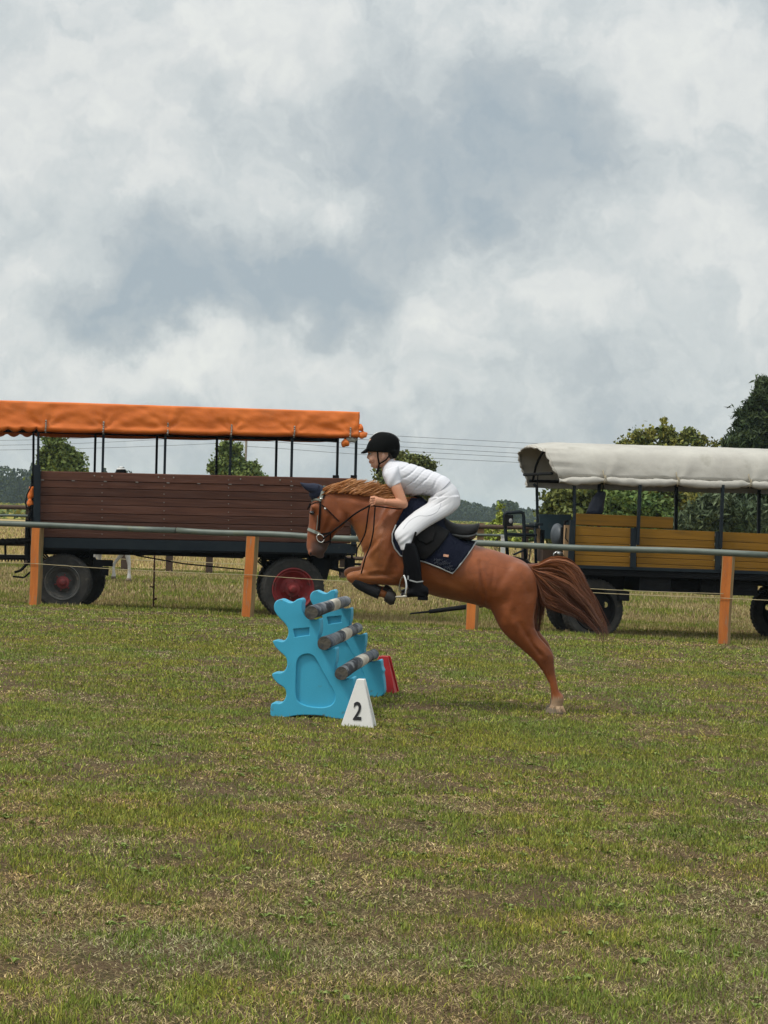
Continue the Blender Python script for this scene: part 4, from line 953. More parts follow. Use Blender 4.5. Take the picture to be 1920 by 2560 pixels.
wp = thing('white_post', 'short white post standing in the grass left of the yellow wagon', 'post', P(1258, 1400, 44).freeze() if False else (P(1258, 1400, 44).x, 44, 0))
a, b = P(1253, 1341, 44), P(1264, 1341, 44); mb = MB(); mb.box(a.x, b.x, 43.96, 44.04, -.1, a.z); mb.build('shaft', mat('white_plastic', (.62, .62, .60), rough=.5), wp)
mb = MB(); mb.box(a.x - .01, b.x + .01, 43.95, 44.05, a.z, a.z + .02); mb.build('cap', mat('white_plastic', (.62, .62, .60)), wp)

# ------------------------------------------------------------------ trees
def leafmesh(name, pts, size, cols, m, parent, elong=1.5, rng=None, vert=0.0):
    n = len(pts); pts = np.asarray(pts)
    d = rng.normal(0, 1, (n, 3)); d[:, 2] += vert; d /= np.linalg.norm(d, axis=1)[:, None]
    e = rng.normal(0, 1, (n, 3)); e -= (e * d).sum(1)[:, None] * d; e /= np.linalg.norm(e, axis=1)[:, None]
    s = (size * rng.uniform(.6, 1.35, n))[:, None]; a = d * s * elong / 2; b = e * s / 2
    V = np.stack([pts - a, pts + b, pts + a, pts - b], 1).reshape(-1, 3)
    me = bpy.data.meshes.new(name); me.vertices.add(n * 4); me.vertices.foreach_set('co', V.astype(np.float32).ravel())
    me.loops.add(n * 4); me.loops.foreach_set('vertex_index', np.arange(n * 4, dtype=np.int32)); me.polygons.add(n); me.polygons.foreach_set('loop_start', (np.arange(n) * 4).astype(np.int32))
    me.update(calc_edges=True); setcol(me, np.repeat(cols, 4, 0)); me.materials.append(m)
    return link(name, me, parent)
m_leaf = mat('leaf', (1, 1, 1), (.85, .85, .85), scale=1, rough=.65, attr=True, spec=.25)
m_bark = mat('bark', (.09, .07, .05), (.06, .045, .035), scale=8, rough=.9, bump=.6, bscale=20)
def tree(name, label, px, d, blobs, ncl, crad, per, leaf, colA, colB, seed, group=None, z0=0, trunk_r=.12, elong=1.5, vert=0, cat='tree', shell=.55):
    rng = np.random.default_rng(seed); base = P(px, horizon(px), d); root = thing(name, label, cat, (base.x, d, z0), 0, group)
    pts = []; cl = []; vols = np.array([b[2] * b[3] for b in blobs], float); vols /= vols.sum()
    k = FPX / d; limbs = []
    for (bx, by, rx, ry), v in zip(blobs, vols):
        c = P(bx, by, d); rx_, rz_ = max(rx / k - crad * .42, rx / k * .45), max(ry / k - crad * .36, ry / k * .45); limbs.append((c, rx_, rz_))
        for _ in range(max(3, int(ncl * 1.75 * v))):
            q = rng.normal(0, 1, 3); q /= np.linalg.norm(q); r = rng.uniform(shell, 1.0) * rng.uniform(.8, 1.32)
            hn = noise.noise(Vector((q[0] * 2.4 + seed, q[1] * 2.4, q[2] * 2.4)))
            if hn < -.06 and r > .5: 
                if rng.random() < .55: continue
                r *= .6
            elif hn > .16: r *= 1.22
            cc = np.array([c.x + q[0] * rx_ * r, c.y + q[1] * rx_ * r, max(c.z + q[2] * rz_ * r, z0 + .15)])
            tone = rng.uniform(0, 1); m_ = int(per * 1.0 * rng.uniform(.5, 1.4)); cr = crad * .68 * rng.uniform(.5, 1.5)
            g_ = rng.normal(0, .45, (m_, 3)) * cr; g_[:, 2] *= .75; pts.append(cc + g_)
            base_c = np.array(colA) * (1 - tone) + np.array(colB) * tone; cl.append(base_c * 1.45 * rng.uniform(.65, 1.4, (m_, 1)))
    leafmesh('crown', np.concatenate(pts), leaf * .68, np.concatenate(cl), m_leaf, root, elong, rng, vert)
    mb = MB(); b0 = Vector((base.x, d, z0 - .2)); top = max(limbs, key=lambda l: l[0].z)[0]
    mid = b0.lerp(top, .4) + Vector((rng.uniform(-.1, .1), 0, 0)); mb.tube([b0, mid, top], [trunk_r, trunk_r * .7, trunk_r * .25], 8)
    for c, rx_, rz_ in limbs:
        for _ in range(3):
            e = c + Vector((rng.uniform(-1, 1) * rx_ * .7, rng.uniform(-1, 1) * rx_ * .7, rng.uniform(-.3, .8) * rz_)); s = b0.lerp(top, rng.uniform(.25, .7)); mb.tube([s, s.lerp(e, .5) + Vector((0, 0, .1)), e], [trunk_r * .4, trunk_r * .25, trunk_r * .1], 5)
    mb.build('trunk', m_bark, root, True); return root
G1, G2 = (.055, .085, .02), (.11, .14, .035)
tree('fruit_tree', 'round green tree seen through the left wagon, between its first two uprights', 150, 100, [(145, 1125, 40, 32), (120, 1150, 28, 30), (175, 1155, 34, 30), (150, 1185, 58, 30), (140, 1102, 18, 14), (190, 1185, 25, 20), (150, 1225, 50, 25)], 230, .38, 46, .17, G1, G2, 3, 'young trees in the field')
tree('fruit_tree', 'slim-topped green tree seen through the middle of the left wagon beside a utility pole', 575, 100, [(566, 1125, 16, 25), (592, 1122, 10, 18), (578, 1150, 38, 18), (555, 1175, 36, 24), (610, 1172, 34, 22), (590, 1190, 66, 22), (630, 1190, 30, 14), (540, 1170, 18, 18), (580, 1230, 50, 25)], 250, .34, 46, .16, (.05, .08, .022), (.12, .15, .035), 4, 'young trees in the field')
tree('fruit_tree', 'olive-green tree behind the rider\'s back, its crown showing above and below her', 1010, 92, [(1010, 1155, 38, 22), (1050, 1160, 26, 18), (990, 1150, 22, 22), (1072, 1168, 12, 14), (975, 1195, 35, 30), (1040, 1200, 42, 30), (1000, 1230, 50, 28), (1068, 1235, 22, 22)], 260, .34, 46, .16, (.05, .07, .022), (.13, .14, .04), 5, 'young trees in the field')
up_ = thing('utility_pole', 'grey wooden utility pole rising behind the trees seen through the left wagon', 'pole', (P(618, 1200, 125).x, 125, 0))
q = P(618, 1048, 125); mb = MB(); mb.tube([(q.x, 125, -1), (q.x, 125, q.z)], [.075, .06], 10); mb.build('pole', mat('pole_grey', (.20, .17, .14), rough=.9), up_, True)
mb = MB(); mb.box(q.x - .9, q.x + .9, 124.93, 125.07, q.z - .3, q.z - .18)
for k in (-.8, -.4, .4, .8): mb.tube([(q.x + k, 125, q.z - .18), (q.x + k, 125, q.z - .0)], .04, 6)
mb.build('crossarm', mat('pole_grey', (.20, .17, .14)), up_)
WR = [((618, 1056), (1300, 1106), 1.0), ((618, 1068), (1300, 1118), 1.0), ((618, 1080), (1300, 1133), 1.0), ((618, 1092), (1300, 1143), 1.0), ((618, 1104), (1300, 1156), 1.0), ((618, 1058), (-500, 1100), 1), ((618, 1068), (-500, 1118), 1), ((618, 1078), (-500, 1135), 1)]
WR2 = [[(994, 1090), (1180, 1101), (1300, 1106)], [(1003, 1104.5), (1180, 1114.5), (1300, 1120)], [(1006, 1117), (1180, 1127.6), (1300, 1133)], [(1035, 1129), (1180, 1138), (1300, 1143)], [(1075, 1145), (1180, 1151), (1300, 1156)]]
ww = thing('power_lines', 'thin power lines strung across the sky behind both wagons', 'power line', (P(618, 1100, 125).x, 125, 0))
m_wire = mat('wire_grey', (.12, .13, .14), rough=.6)
for k, pts in enumerate(WR2):
    (x0, y0), (x1, y1), (x2, y2) = pts; xs_ = np.linspace(618, 2300, 40); c = np.polyfit([x0, x1, x2], [y0, y1, y2], 1); mb = MB()
    mb.tube([P(x, c[0] * x + c[1] - 7 * math.exp(-((x - 618) / 200) ** 2), 125 ) for x in xs_], .011, 4); mb.build('wire', m_wire, ww)
for (y0, y1) in ((1093, 1064), (1105, 1082), (1117, 1104)):
    mb = MB(); xs_ = np.linspace(-700, 618, 30); mb.tube([P(x, 1.0 * (y0 + 8 + (y1 - y0) * max(0, x / 618) ** 2 - .012 * x), 125) for x in xs_], .010, 4); mb.build('wire', m_wire, ww)
# right-hand trees behind the yellow wagon
OG1, OG2 = (.05, .07, .018), (.13, .14, .03)
tree('leafy_tree', 'olive-green bush showing behind the driver\'s end of the yellow wagon', 1440, 76, [(1400, 1250, 45, 38), (1450, 1240, 60, 40), (1390, 1285, 42, 30), (1500, 1250, 55, 45), (1440, 1290, 80, 30), (1480, 1225, 60, 25), (1420, 1330, 70, 35)], 360, .42, 44, .17, OG1, OG2, 11, 'trees behind the yellow wagon')
tree('leafy_tree', 'yellowish leafy tree whose twiggy top rises above the white canopy left of the pine', 1660, 82, [(1580, 1110, 12, 14), (1592, 1090, 10, 22), (1610, 1105, 18, 15), (1665, 1085, 24, 32), (1690, 1105, 30, 20), (1725, 1090, 16, 30), (1745, 1110, 22, 20), (1625, 1085, 10, 22), (1650, 1150, 90, 45), (1560, 1110, 14, 12), (1640, 1215, 110, 50), (1590, 1270, 80, 55), (1680, 1290, 80, 55), (1790, 1112, 10, 10)], 560, .33, 40, .16, (.06, .085, .02), (.18, .17, .035), 12, 'trees behind the yellow wagon', elong=1.2)
tree('pine_tree', 'dark pine at the right edge of the picture, rising highest above the white canopy', 1905, 78, [(1908, 960, 16, 34), (1915, 1000, 38, 36), (1885, 1010, 22, 18), (1860, 1035, 26, 14), (1880, 1060, 44, 24), (1915, 1060, 60, 34), (1855, 1090, 30, 12), (1840, 1110, 38, 14), (1900, 1105, 80, 24), (1960, 1080, 60, 90), (1940, 1200, 110, 90), (1870, 1260, 100, 60), (1930, 990, 30, 30)], 620, .30, 110, .085, (.016, .030, .010), (.042, .06, .020), 13, 'trees behind the yellow wagon', elong=4.5, vert=.7)
tree('pine_tree', 'low grey-green pine seen between the yellow boards and the canopy at the far right', 1800, 68, [(1760, 1300, 60, 40), (1800, 1270, 55, 40), (1850, 1300, 60, 45), (1720, 1320, 50, 30), (1900, 1300, 50, 50)], 330, .28, 100, .08, (.035, .055, .025), (.07, .09, .045), 14, 'trees behind the yellow wagon', elong=4.2, vert=.6)
tree('pine_tree', 'dark dense pine standing between the leafy tree and the pine at the right edge', 1780, 92, [(1770, 1200, 90, 60), (1800, 1260, 110, 60), (1850, 1220, 90, 70), (1980, 1250, 90, 70)], 420, .35, 90, .10, (.02, .035, .014), (.05, .07, .025), 15, 'trees behind the yellow wagon', elong=4, vert=.5)
tree('leafy_tree', 'mid-green bush between the olive bush and the low grey-green pine', 1580, 74, [(1560, 1270, 60, 45), (1620, 1280, 60, 45), (1660, 1300, 40, 30), (1530, 1300, 50, 30)], 260, .38, 44, .16, (.04, .075, .018), (.09, .13, .03), 16, 'trees behind the yellow wagon')
tree('sapling', 'bright yellow-green sapling at the back fence, just right of the saddle', 1242, 58, [(1250, 1290, 7, 24), (1240, 1312, 12, 16), (1216, 1322, 12, 10), (1255, 1335, 18, 10), (1228, 1345, 24, 10), (1250, 1268, 4, 12), (1295, 1352, 26, 8)], 60, .13, 26, .07, (.16, .21, .03), (.26, .28, .05), 17, None, 0, .02, cat='young tree')
tree('sapling', 'dark green weedy shrub at the back fence below the guard frame of the yellow wagon', 1320, 58, [(1320, 1345, 24, 14), (1335, 1330, 16, 14), (1290, 1352, 20, 10)], 50, .15, 30, .07, (.04, .07, .02), (.08, .12, .03), 18, None, 0, .02, cat='shrub')
tree('field_tree', 'hazy round tree standing alone before the distant forest, left of the white canopy', 1265, 600, [(1265, 1262, 24, 16), (1250, 1275, 18, 14), (1282, 1272, 14, 16), (1265, 1290, 24, 14), (1292, 1285, 10, 10)], 60, 1.0, 60, .8, (.035, .055, .03), (.06, .08, .04), 19, None, 0, .4)
# distant forest
rngf = np.random.default_rng(8)
def forest(name, d, prof, cw, m_cols, seed, dens=1.0):
    rg = np.random.default_rng(seed); pts = []; cl = []; k = FPX / d
    x = prof[0][0]
    while x < prof[-1][0]:
        top = np.interp(x, [p[0] for p in prof], [p[1] for p in prof]); c = P(x, horizon(x), d); H = (top * 1.0) / k + 1.6; H *= rg.uniform(.82, 1.08); r = cw * rg.uniform(.6, 1.3) / 2
        conif = rg.random() < .35; n = int(420 * dens); tone = rg.uniform(0, 1); yy = rg.uniform(-8, 8)
        q = rg.normal(0, 1, (n, 3)); q /= np.linalg.norm(q, axis=1)[:, None]; rr = rg.uniform(.75, 1, (n, 1)); g_ = q * rr
        if conif: hz = rg.uniform(0, 1, n); g_[:, 0] *= (1 - hz); g_[:, 1] *= (1 - hz); g_[:, 2] = hz; pp = np.stack([c.x + g_[:, 0] * r, d + yy + g_[:, 1] * r, H * (.15 + .9 * g_[:, 2])], -1)
        else: pp = np.stack([c.x + g_[:, 0] * r * 1.1, d + yy + g_[:, 1] * r, H * (.52 + .48 * g_[:, 2])], -1)
        pts.append(pp); bc = np.array(m_cols[0]) * (1 - tone) + np.array(m_cols[1]) * tone; cl.append(bc * rg.uniform(.75, 1.25, (n, 1)))
        x += cw * k * rg.uniform(.12, .3)
    return name, np.concatenate(pts), np.concatenate(cl), rg
for nm, d, prof, cw, cc, seed, sz in (('distant_forest', 700, [(-900, 95), (-300, 92), (20, 88), (60, 86), (100, 82), (200, 70), (300, 82), (370, 78), (430, 60), (520, 52), (640, 48), (760, 44), (900, 40), (1000, 42)], 7, ((.022, .036, .018), (.06, .08, .03)), 21, .7),
                              ('far_forest', 900, [(900, 42), (1100, 36), (1160, 40), (1200, 34), (1240, 30), (1300, 26), (1345, 28), (1500, 30), (2300, 40), (3200, 60)], 8, ((.022, .036, .02), (.06, .08, .03)), 22, .9)):
    n_, pp, cl, rg = forest(nm, d, prof, cw, cc, seed)
    o = leafmesh(n_, pp, sz, cl, m_leaf, None, 1.3, rg); tag(o, kind='stuff')
    # solid dark boxes added inside the wood so no daylight shows through its foot
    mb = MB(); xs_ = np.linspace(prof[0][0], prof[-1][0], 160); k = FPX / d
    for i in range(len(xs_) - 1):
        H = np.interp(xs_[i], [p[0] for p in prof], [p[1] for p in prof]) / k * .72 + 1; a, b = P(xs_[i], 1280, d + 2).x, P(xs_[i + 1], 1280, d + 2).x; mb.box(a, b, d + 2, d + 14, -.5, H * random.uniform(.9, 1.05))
    me = mb.mesh('x', mat('wood_heart_dark', (.02, .03, .016), (.03, .04, .02), scale=.3, rough=.9)); bm = bmesh.new(); bm.from_mesh(o.data); 
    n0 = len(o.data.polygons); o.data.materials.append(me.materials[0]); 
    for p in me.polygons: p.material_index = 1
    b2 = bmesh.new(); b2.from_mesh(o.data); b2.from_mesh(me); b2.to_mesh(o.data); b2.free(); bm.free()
# crops with some height in the yellow-green field
rg = np.random.default_rng(33); n = 60000; y = np.sqrt(rg.uniform(180 ** 2, 420 ** 2, n)); x = rg.uniform(-.19, .19, n) * y
cc = np.where(rg.random((n, 1)) < .4, np.array([(.34, .30, .07)]), np.array([(.13, .17, .04)])) * rg.uniform(.8, 1.2, (n, 1))
o = leafmesh('crop_plants', np.stack([x, y, rg.uniform(.1, .7, n)], -1), .5, cc, m_leaf, None, 1.2, rg); tag(o, kind='stuff')
#PART4
# ------------------------------------------------------------------ the chestnut pony
DH = 19.4
hb = P(1150, 1785, DH)
horse = thing('horse', 'chestnut pony leaping off both hind feet over the blue jump, ridden to the left', 'horse', (hb.x, DH, 0))
mb = MB()
# trunk, from the base of the neck to the buttocks
loft(mb, [(1000,1252,922,1422,.15),(1040,1238,944,1450,.195),(1068,1254,985,1464,.235),(1098,1286,1035,1476,.265),(1130,1322,1085,1490,.28),(1163,1350,1140,1502,.28),(1200,1366,1190,1513,.265),(1240,1376,1225,1524,.255),(1280,1390,1262,1530,.245),(1312,1404,1300,1528,.20),(1332,1424,1330,1500,.12)], DH, 28, 4, .12, .2)
# neck
loft(mb, [(812,1226,846,1284,.06),(836,1219,864,1300,.078),(880,1222,880,1320,.088),(925,1229,895,1346,.10),(968,1237,906,1380,.125),(1008,1241,914,1410,.155),(1046,1243,935,1436,.185)], DH, 24, 5, .3, .2)
# head
loft(mb, [(798,1226,834,1222,.050),(785,1243,850,1240,.080),(777,1262,858,1266,.098),(773,1283,863,1290,.100),(771,1303,858,1312,.086),(769,1322,843,1331,.070),(767,1340,829,1348,.058),(766,1358,821,1364,.053),(767,1372,815,1377,.054),(773,1384,806,1388,.042)], DH, 24, 4, .1, .3)
def pe(px, py, yo, rx, ry, rz, n=18, rot=None): c = P(px, py, DH); mb.ell((c.x, DH + yo, c.z), rx, ry, rz, n, 14, rot)
for sgn in (-1, 1):
    pe(840, 1296, .05 * sgn, .085, .05, .095)         # round cheek
    pe(968, 1375, .13 * sgn, .15, .10, .22); pe(985, 1330, .11 * sgn, .12, .09, .22)        # shoulder
    pe(940, 1415, .09 * sgn, .12, .10, .11)            # breast
    pe(1288, 1462, .12 * sgn, .17, .12, .19); pe(1298, 1500, .125 * sgn, .14, .10, .20)      # croup and thigh
    pe(1235, 1445, .12 * sgn, .16, .11, .14)
    pe(785, 1268, .075 * sgn, .03, .022, .025)         # brow over the eye
    pe(777, 1382, .035 * sgn, .022, .02, .028)         # nostril rim
pe(800, 1389, 0, .035, .035, .022)                      # chin
# hind legs
for sgn, ox, oy, lo in ((-1, 0, 0, .11), (1, 12, -4, .12)):
    y1 = sgn * lo; q = [(1212,1440,1336,1430,.11),(1216,1490,1343,1475,.125),(1232,1540,1341,1525,.112),(1254,1577,1337,1562,.092),(1282,1604,1345,1588,.072),(1313,1632,1366,1612,.056),(1338,1656,1382,1638,.046),(1357,1682,1384,1668,.036),(1368,1706,1390,1702,.029),(1375,1728,1396,1726,.028),(1376,1745,1409,1742,.035),(1374,1757,1404,1760,.031),(1370,1765,1401,1769,.036),(1367,1769,1402,1774,.04)]
    loft(mb, [(a + ox * (1 if i < 4 else max(.25, 1 - (i - 3) * .22)), b + oy * (1 if i < 6 else 0), c + ox * (1 if i < 4 else max(.25, 1 - (i - 3) * .22)), d + oy * (1 if i < 6 else 0), h, y1) for i, (a, b, c, d, h) in enumerate(q)], DH, 18, 4, 0, .1)
# folded forelegs
for sgn, ox, oy in ((-1, 0, 0), (1, -8, -9)):
    y1 = sgn * .12
    loft(mb, [(1000+ox,1385+oy,1010+ox,1464+oy,.085,y1),(972+ox,1405+oy,982+ox,1464+oy,.082,y1),(944+ox,1417+oy,950+ox,1461+oy,.068,y1),(916+ox,1423+oy,920+ox,1457+oy,.053,y1),(896+ox,1426+oy,899+ox,1455+oy,.045,y1),(881+ox,1428+oy,880+ox,1457+oy,.044,y1),(870+ox,1434+oy,872+ox,1452+oy,.034,y1)], DH, 16, 4)
    loft(mb, [(890+ox,1438+oy,876+ox,1452+oy,.038,y1),(900+ox,1446+oy,888+ox,1464+oy,.033,y1),(918+ox,1456+oy,908+ox,1474+oy,.027,y1),(936+ox,1464+oy,927+ox,1483+oy,.027,y1),(952+ox,1470+oy,944+ox,1491+oy,.034,y1),(962+ox,1475+oy,957+ox,1493+oy,.029,y1),(970+ox,1474+oy,963+ox,1498+oy,.034,y1)], DH, 14, 4, 0, .1)
def hcoat(co, no):
    x, y, z = co[:, 0], co[:, 1], co[:, 2]
    d = .006 * (fbm(x * 7 + y * 3, z * 7, 3, 3) - .5) + .003 * (fbm(x * 20, z * 20 + y * 9, 4, 2) - .5)
    PXa, PYa = px_of(co)
    def groove(x0, y0, x1, y1, w, dep):
        vx, vy = x1 - x0, y1 - y0; t = np.clip(((PXa - x0) * vx + (PYa - y0) * vy) / (vx * vx + vy * vy), 0, 1)
        return dep * np.exp(-(((PXa - x0 - t * vx) ** 2 + (PYa - y0 - t * vy) ** 2) / w ** 2)) * np.sin(np.pi * np.clip(t, .15, .85))
    for gr in ((1200,1405,1212,1515,6,-.010),(1192,1400,1204,1510,7,.006),(935,1330,962,1300,5,.006),(905,1388,948,1345,6,-.010),(915,1400,955,1352,6,.007),(1000,1300,975,1400,9,-.010),(990,1350,960,1430,7,.006),
               (1345,1500,1338,1570,7,-.008),(1262,1520,1300,1590,9,.006),(1300,1560,1350,1635,6,-.008),(1325,1600,1368,1640,5,.006),(900,1440,985,1436,4,-.007),(905,1430,975,1424,5,.005),(825,1300,806,1345,6,-.010),(790,1300,786,1350,4,.006),
               (1060,1450,1180,1480,12,.006),(1270,1420,1240,1480,10,-.006),(868,1290,884,1330,6,-.008),(795,1358,808,1372,4,-.005),(1370,1690,1374,1735,3,-.005),(850,1250,930,1265,9,.005),(930,1290,900,1370,8,-.005),(1235,1420,1225,1500,5,-.005),(1310,1440,1325,1500,7,-.005),(1290,1480,1262,1560,10,.005),(1120,1450,1190,1490,8,-.004),(945,1430,990,1450,4,-.005),(1316,1590,1352,1640,3,-.005),(980,1290,1010,1260,8,.006),(1357,1640,1372,1690,3,-.004),(880,1240,960,1255,7,-.004)):
        d = d + 1.7 * groove(*gr)
    return co + no * d[:, None]
def px_of(co):   # where body points project at the pony's distance
    r = co - np.array(EYE); t = r @ np.array(fwd); return 960 + FPX * (r @ np.array(rt)) / t, 1280 - FPX * (r @ np.array(up)) / t
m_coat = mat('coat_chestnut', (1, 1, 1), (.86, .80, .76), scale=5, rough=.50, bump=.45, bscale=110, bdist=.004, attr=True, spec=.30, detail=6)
m_coat.node_tree.nodes['Principled BSDF'].inputs['Sheen Weight'].default_value = .05
def hsoft(co):
    a, c = px_of(co); w = sstep(1585, 1540, c) * sstep(890, 960, a) * (1 - sstep(990, 950, a) * sstep(1405, 1420, c)); return np.maximum(w, .45 * sstep(870, 830, a) * sstep(1340, 1290, c))
body, hbv = fuse('body', mb, m_coat, horse, .0105, 4, .5, hcoat, hsoft)
me = body.data; nv = len(me.vertices); co = np.empty(nv * 3); me.vertices.foreach_get('co', co); co = co.reshape(-1, 3) + np.array(horse.location)
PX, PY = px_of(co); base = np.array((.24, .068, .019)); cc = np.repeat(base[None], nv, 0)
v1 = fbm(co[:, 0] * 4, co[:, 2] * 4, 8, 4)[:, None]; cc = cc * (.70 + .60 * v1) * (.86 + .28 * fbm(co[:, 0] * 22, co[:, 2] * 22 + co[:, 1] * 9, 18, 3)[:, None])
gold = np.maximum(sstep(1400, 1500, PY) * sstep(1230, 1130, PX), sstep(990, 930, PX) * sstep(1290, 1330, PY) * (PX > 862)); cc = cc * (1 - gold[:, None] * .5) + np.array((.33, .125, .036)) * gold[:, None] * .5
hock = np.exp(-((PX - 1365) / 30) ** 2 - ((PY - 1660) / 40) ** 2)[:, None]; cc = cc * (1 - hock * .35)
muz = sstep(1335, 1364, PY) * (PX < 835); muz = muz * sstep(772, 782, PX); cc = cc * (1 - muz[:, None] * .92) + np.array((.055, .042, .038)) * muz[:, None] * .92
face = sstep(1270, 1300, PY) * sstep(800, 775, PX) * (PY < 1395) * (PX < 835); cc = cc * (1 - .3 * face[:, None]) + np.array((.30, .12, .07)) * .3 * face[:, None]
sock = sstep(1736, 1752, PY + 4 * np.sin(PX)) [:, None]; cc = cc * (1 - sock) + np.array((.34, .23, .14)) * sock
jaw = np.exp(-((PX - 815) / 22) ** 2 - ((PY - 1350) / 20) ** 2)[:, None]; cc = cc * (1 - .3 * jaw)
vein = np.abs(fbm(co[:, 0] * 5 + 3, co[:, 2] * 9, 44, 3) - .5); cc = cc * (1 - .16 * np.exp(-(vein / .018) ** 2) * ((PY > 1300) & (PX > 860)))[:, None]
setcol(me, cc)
# drape helpers: put tack on the surface of the pony
def surf(px, py, default=None):
    v = ray(px, py); o = EYE + v * ((DH - 1.2) / v.y); loc = hbv.ray_cast(o, v)[0]
    if loc is None:
        if default is not None: return default
        q = hbv.find_nearest(P(px, py, DH)); return q[0]
    return loc
def strap_on(mb, path, w, off=.006, th=.004, sub=5):
    pts = catmull([list(p) for p in path], sub); L_ = []
    for i, (x, y) in enumerate(pts):
        a = pts[max(i - 1, 0)]; b = pts[min(i + 1, len(pts) - 1)]; dx, dy = b[0] - a[0], b[1] - a[1]; l = math.hypot(dx, dy) or 1; wx, wy = -dy / l * w / 2 * FPX / DH, dx / l * w / 2 * FPX / DH
        c = surf(x, y); yv = c.y - off
        A, B = P(x + wx, y + wy, yv), P(x - wx, y - wy, yv); L_.append((A, B))
    for i in range(len(L_) - 1):
        (a, b), (c, d) = L_[i], L_[i + 1]; t = Vector((0, th, 0)); mb.add([a, b, c, d, a + t, b + t, c + t, d + t], [(0, 1, 3, 2), (4, 6, 7, 5), (0, 2, 6, 4), (1, 5, 7, 3), (0, 4, 5, 1), (2, 3, 7, 6)])
def drape(poly, off, th, step=3.0, ymin=None, sm=2):
    """thin sheet lying on the pony inside a photographed outline"""
    xs0 = [p[0] for p in poly]; ys0 = [p[1] for p in poly]
    def inside(x, y):
        c = False; n = len(poly)
        for i in range(n):
            (x1, y1), (x2, y2) = poly[i], poly[(i + 1) % n]
            if (y1 > y) != (y2 > y) and x < (x2 - x1) * (y - y1) / (y2 - y1) + x1: c = not c
        return c
    # boundary-conforming triangulation through a filled 2D curve, then subdivided
    bm = bmesh.new(); vs_ = [bm.verts.new((x, 0, y)) for x, y in poly]; es = [bm.edges.new((vs_[i], vs_[(i + 1) % len(vs_)])) for i in range(len(vs_))]
    bmesh.ops.triangle_fill(bm, edges=es, use_beauty=True)
    for _ in range(12):
        le = [e_ for e_ in bm.edges if e_.calc_length() > step * 1.8]
        if not le: break
        bmesh.ops.subdivide_edges(bm, edges=le, cuts=1); bmesh.ops.triangulate(bm, faces=[f for f in bm.faces if len(f.verts) > 3]); bmesh.ops.beautify_fill(bm, faces=bm.faces, edges=bm.edges)
    ysv = {}
    for v in bm.verts:
        c = surf(v.co.x, v.co.z); ysv[v] = min(c.y, DH + .0)
    for _ in range(sm):
        ysv = {v: .5 * ysv[v] + .5 * sum(ysv[e_.other_vert(v)] for e_ in v.link_edges) / max(1, len(v.link_edges)) for v in bm.verts}
    vl = list(bm.verts); idx = {v: i for i, v in enumerate(vl)}; pts = [P(v.co.x, v.co.z, ysv[v] - off) for v in vl]; fs = [tuple(idx[v] for v in f.verts) for f in bm.faces]; bm.free(); return pts, fs
def sheet(name, pts, fs, m, parent, th, smooth=True):
    mb = MB(); mb.add(pts, fs); me = mb.mesh(name, m, smooth)
    o = link(name, me, parent); s = o.modifiers.new('t', 'SOLIDIFY'); s.thickness = th; s.offset = 1 if (me.polygons[0].normal.y < 0) else -1; return o
# hooves
m_hoof = mat('hoof_dark', (.02, .018, .016), (.035, .03, .026), scale=10, rough=.55); m_hoofp = mat('hoof_pale', (.24, .185, .125), (.13, .10, .065), scale=12, rough=.7)
for sgn, ox in ((-1, 0), (1, 3)):
    mb = MB(); loft(mb, [(1367+ox,1766,1403+ox,1770,.042,sgn*.115),(1362+ox,1775,1405+ox,1778,.050,sgn*.115),(1359+ox,1785,1407+ox,1787,.055,sgn*.115)], DH, 18, 3, 0, 0); mb.build('hoof', m_hoofp, horse, True)
    mb = MB(); 
    for k in range(40): a = random.uniform(0, 6.28); c = P(1390+ox+14*math.cos(a), 1762, DH); c.y += sgn*.115+.04*math.sin(a); mb.tube([c, c + Vector((.012*math.cos(a), .012*math.sin(a), -.02)), c + Vector((.02*math.cos(a)+.01, .02*math.sin(a), -.05))], [.004,.003,.001], 3)
    tag(mb.build('fetlock_hair', mat('hair_pale', (.55,.40,.26), (.4,.26,.15)), horse), kind='stuff')
for sgn, ox, oy in ((-1, 0, 0), (1, -8, -9)):
    mb = MB(); loft(mb, [(971+ox,1471+oy,959+ox,1500+oy,.036,sgn*.12),(980+ox,1474+oy,966+ox,1505+oy,.044,sgn*.12),(989+ox,1481+oy,975+ox,1511+oy,.049,sgn*.12),(991+ox,1489+oy,984+ox,1510+oy,.048,sgn*.12)], DH, 18, 3, 0, .05); mb.build('hoof', m_hoof, horse, True)
    mb = MB(); loft(mb, [(893+ox,1441+oy,880+ox,1459+oy,.044,sgn*.12),(905+ox,1446+oy,891+ox,1470+oy,.042,sgn*.12),(921+ox,1455+oy,909+ox,1480+oy,.037,sgn*.12),(938+ox,1461+oy,927+ox,1489+oy,.040,sgn*.12),(954+ox,1468+oy,944+ox,1496+oy,.044,sgn*.12)], DH, 18, 3, 0, .02); mb.build('brushing_boot', mat('boot_neoprene', (.018, .018, .02), (.02, .02, .022), scale=30, spec=.1, rough=.75, bump=.4, bscale=60), horse, True)
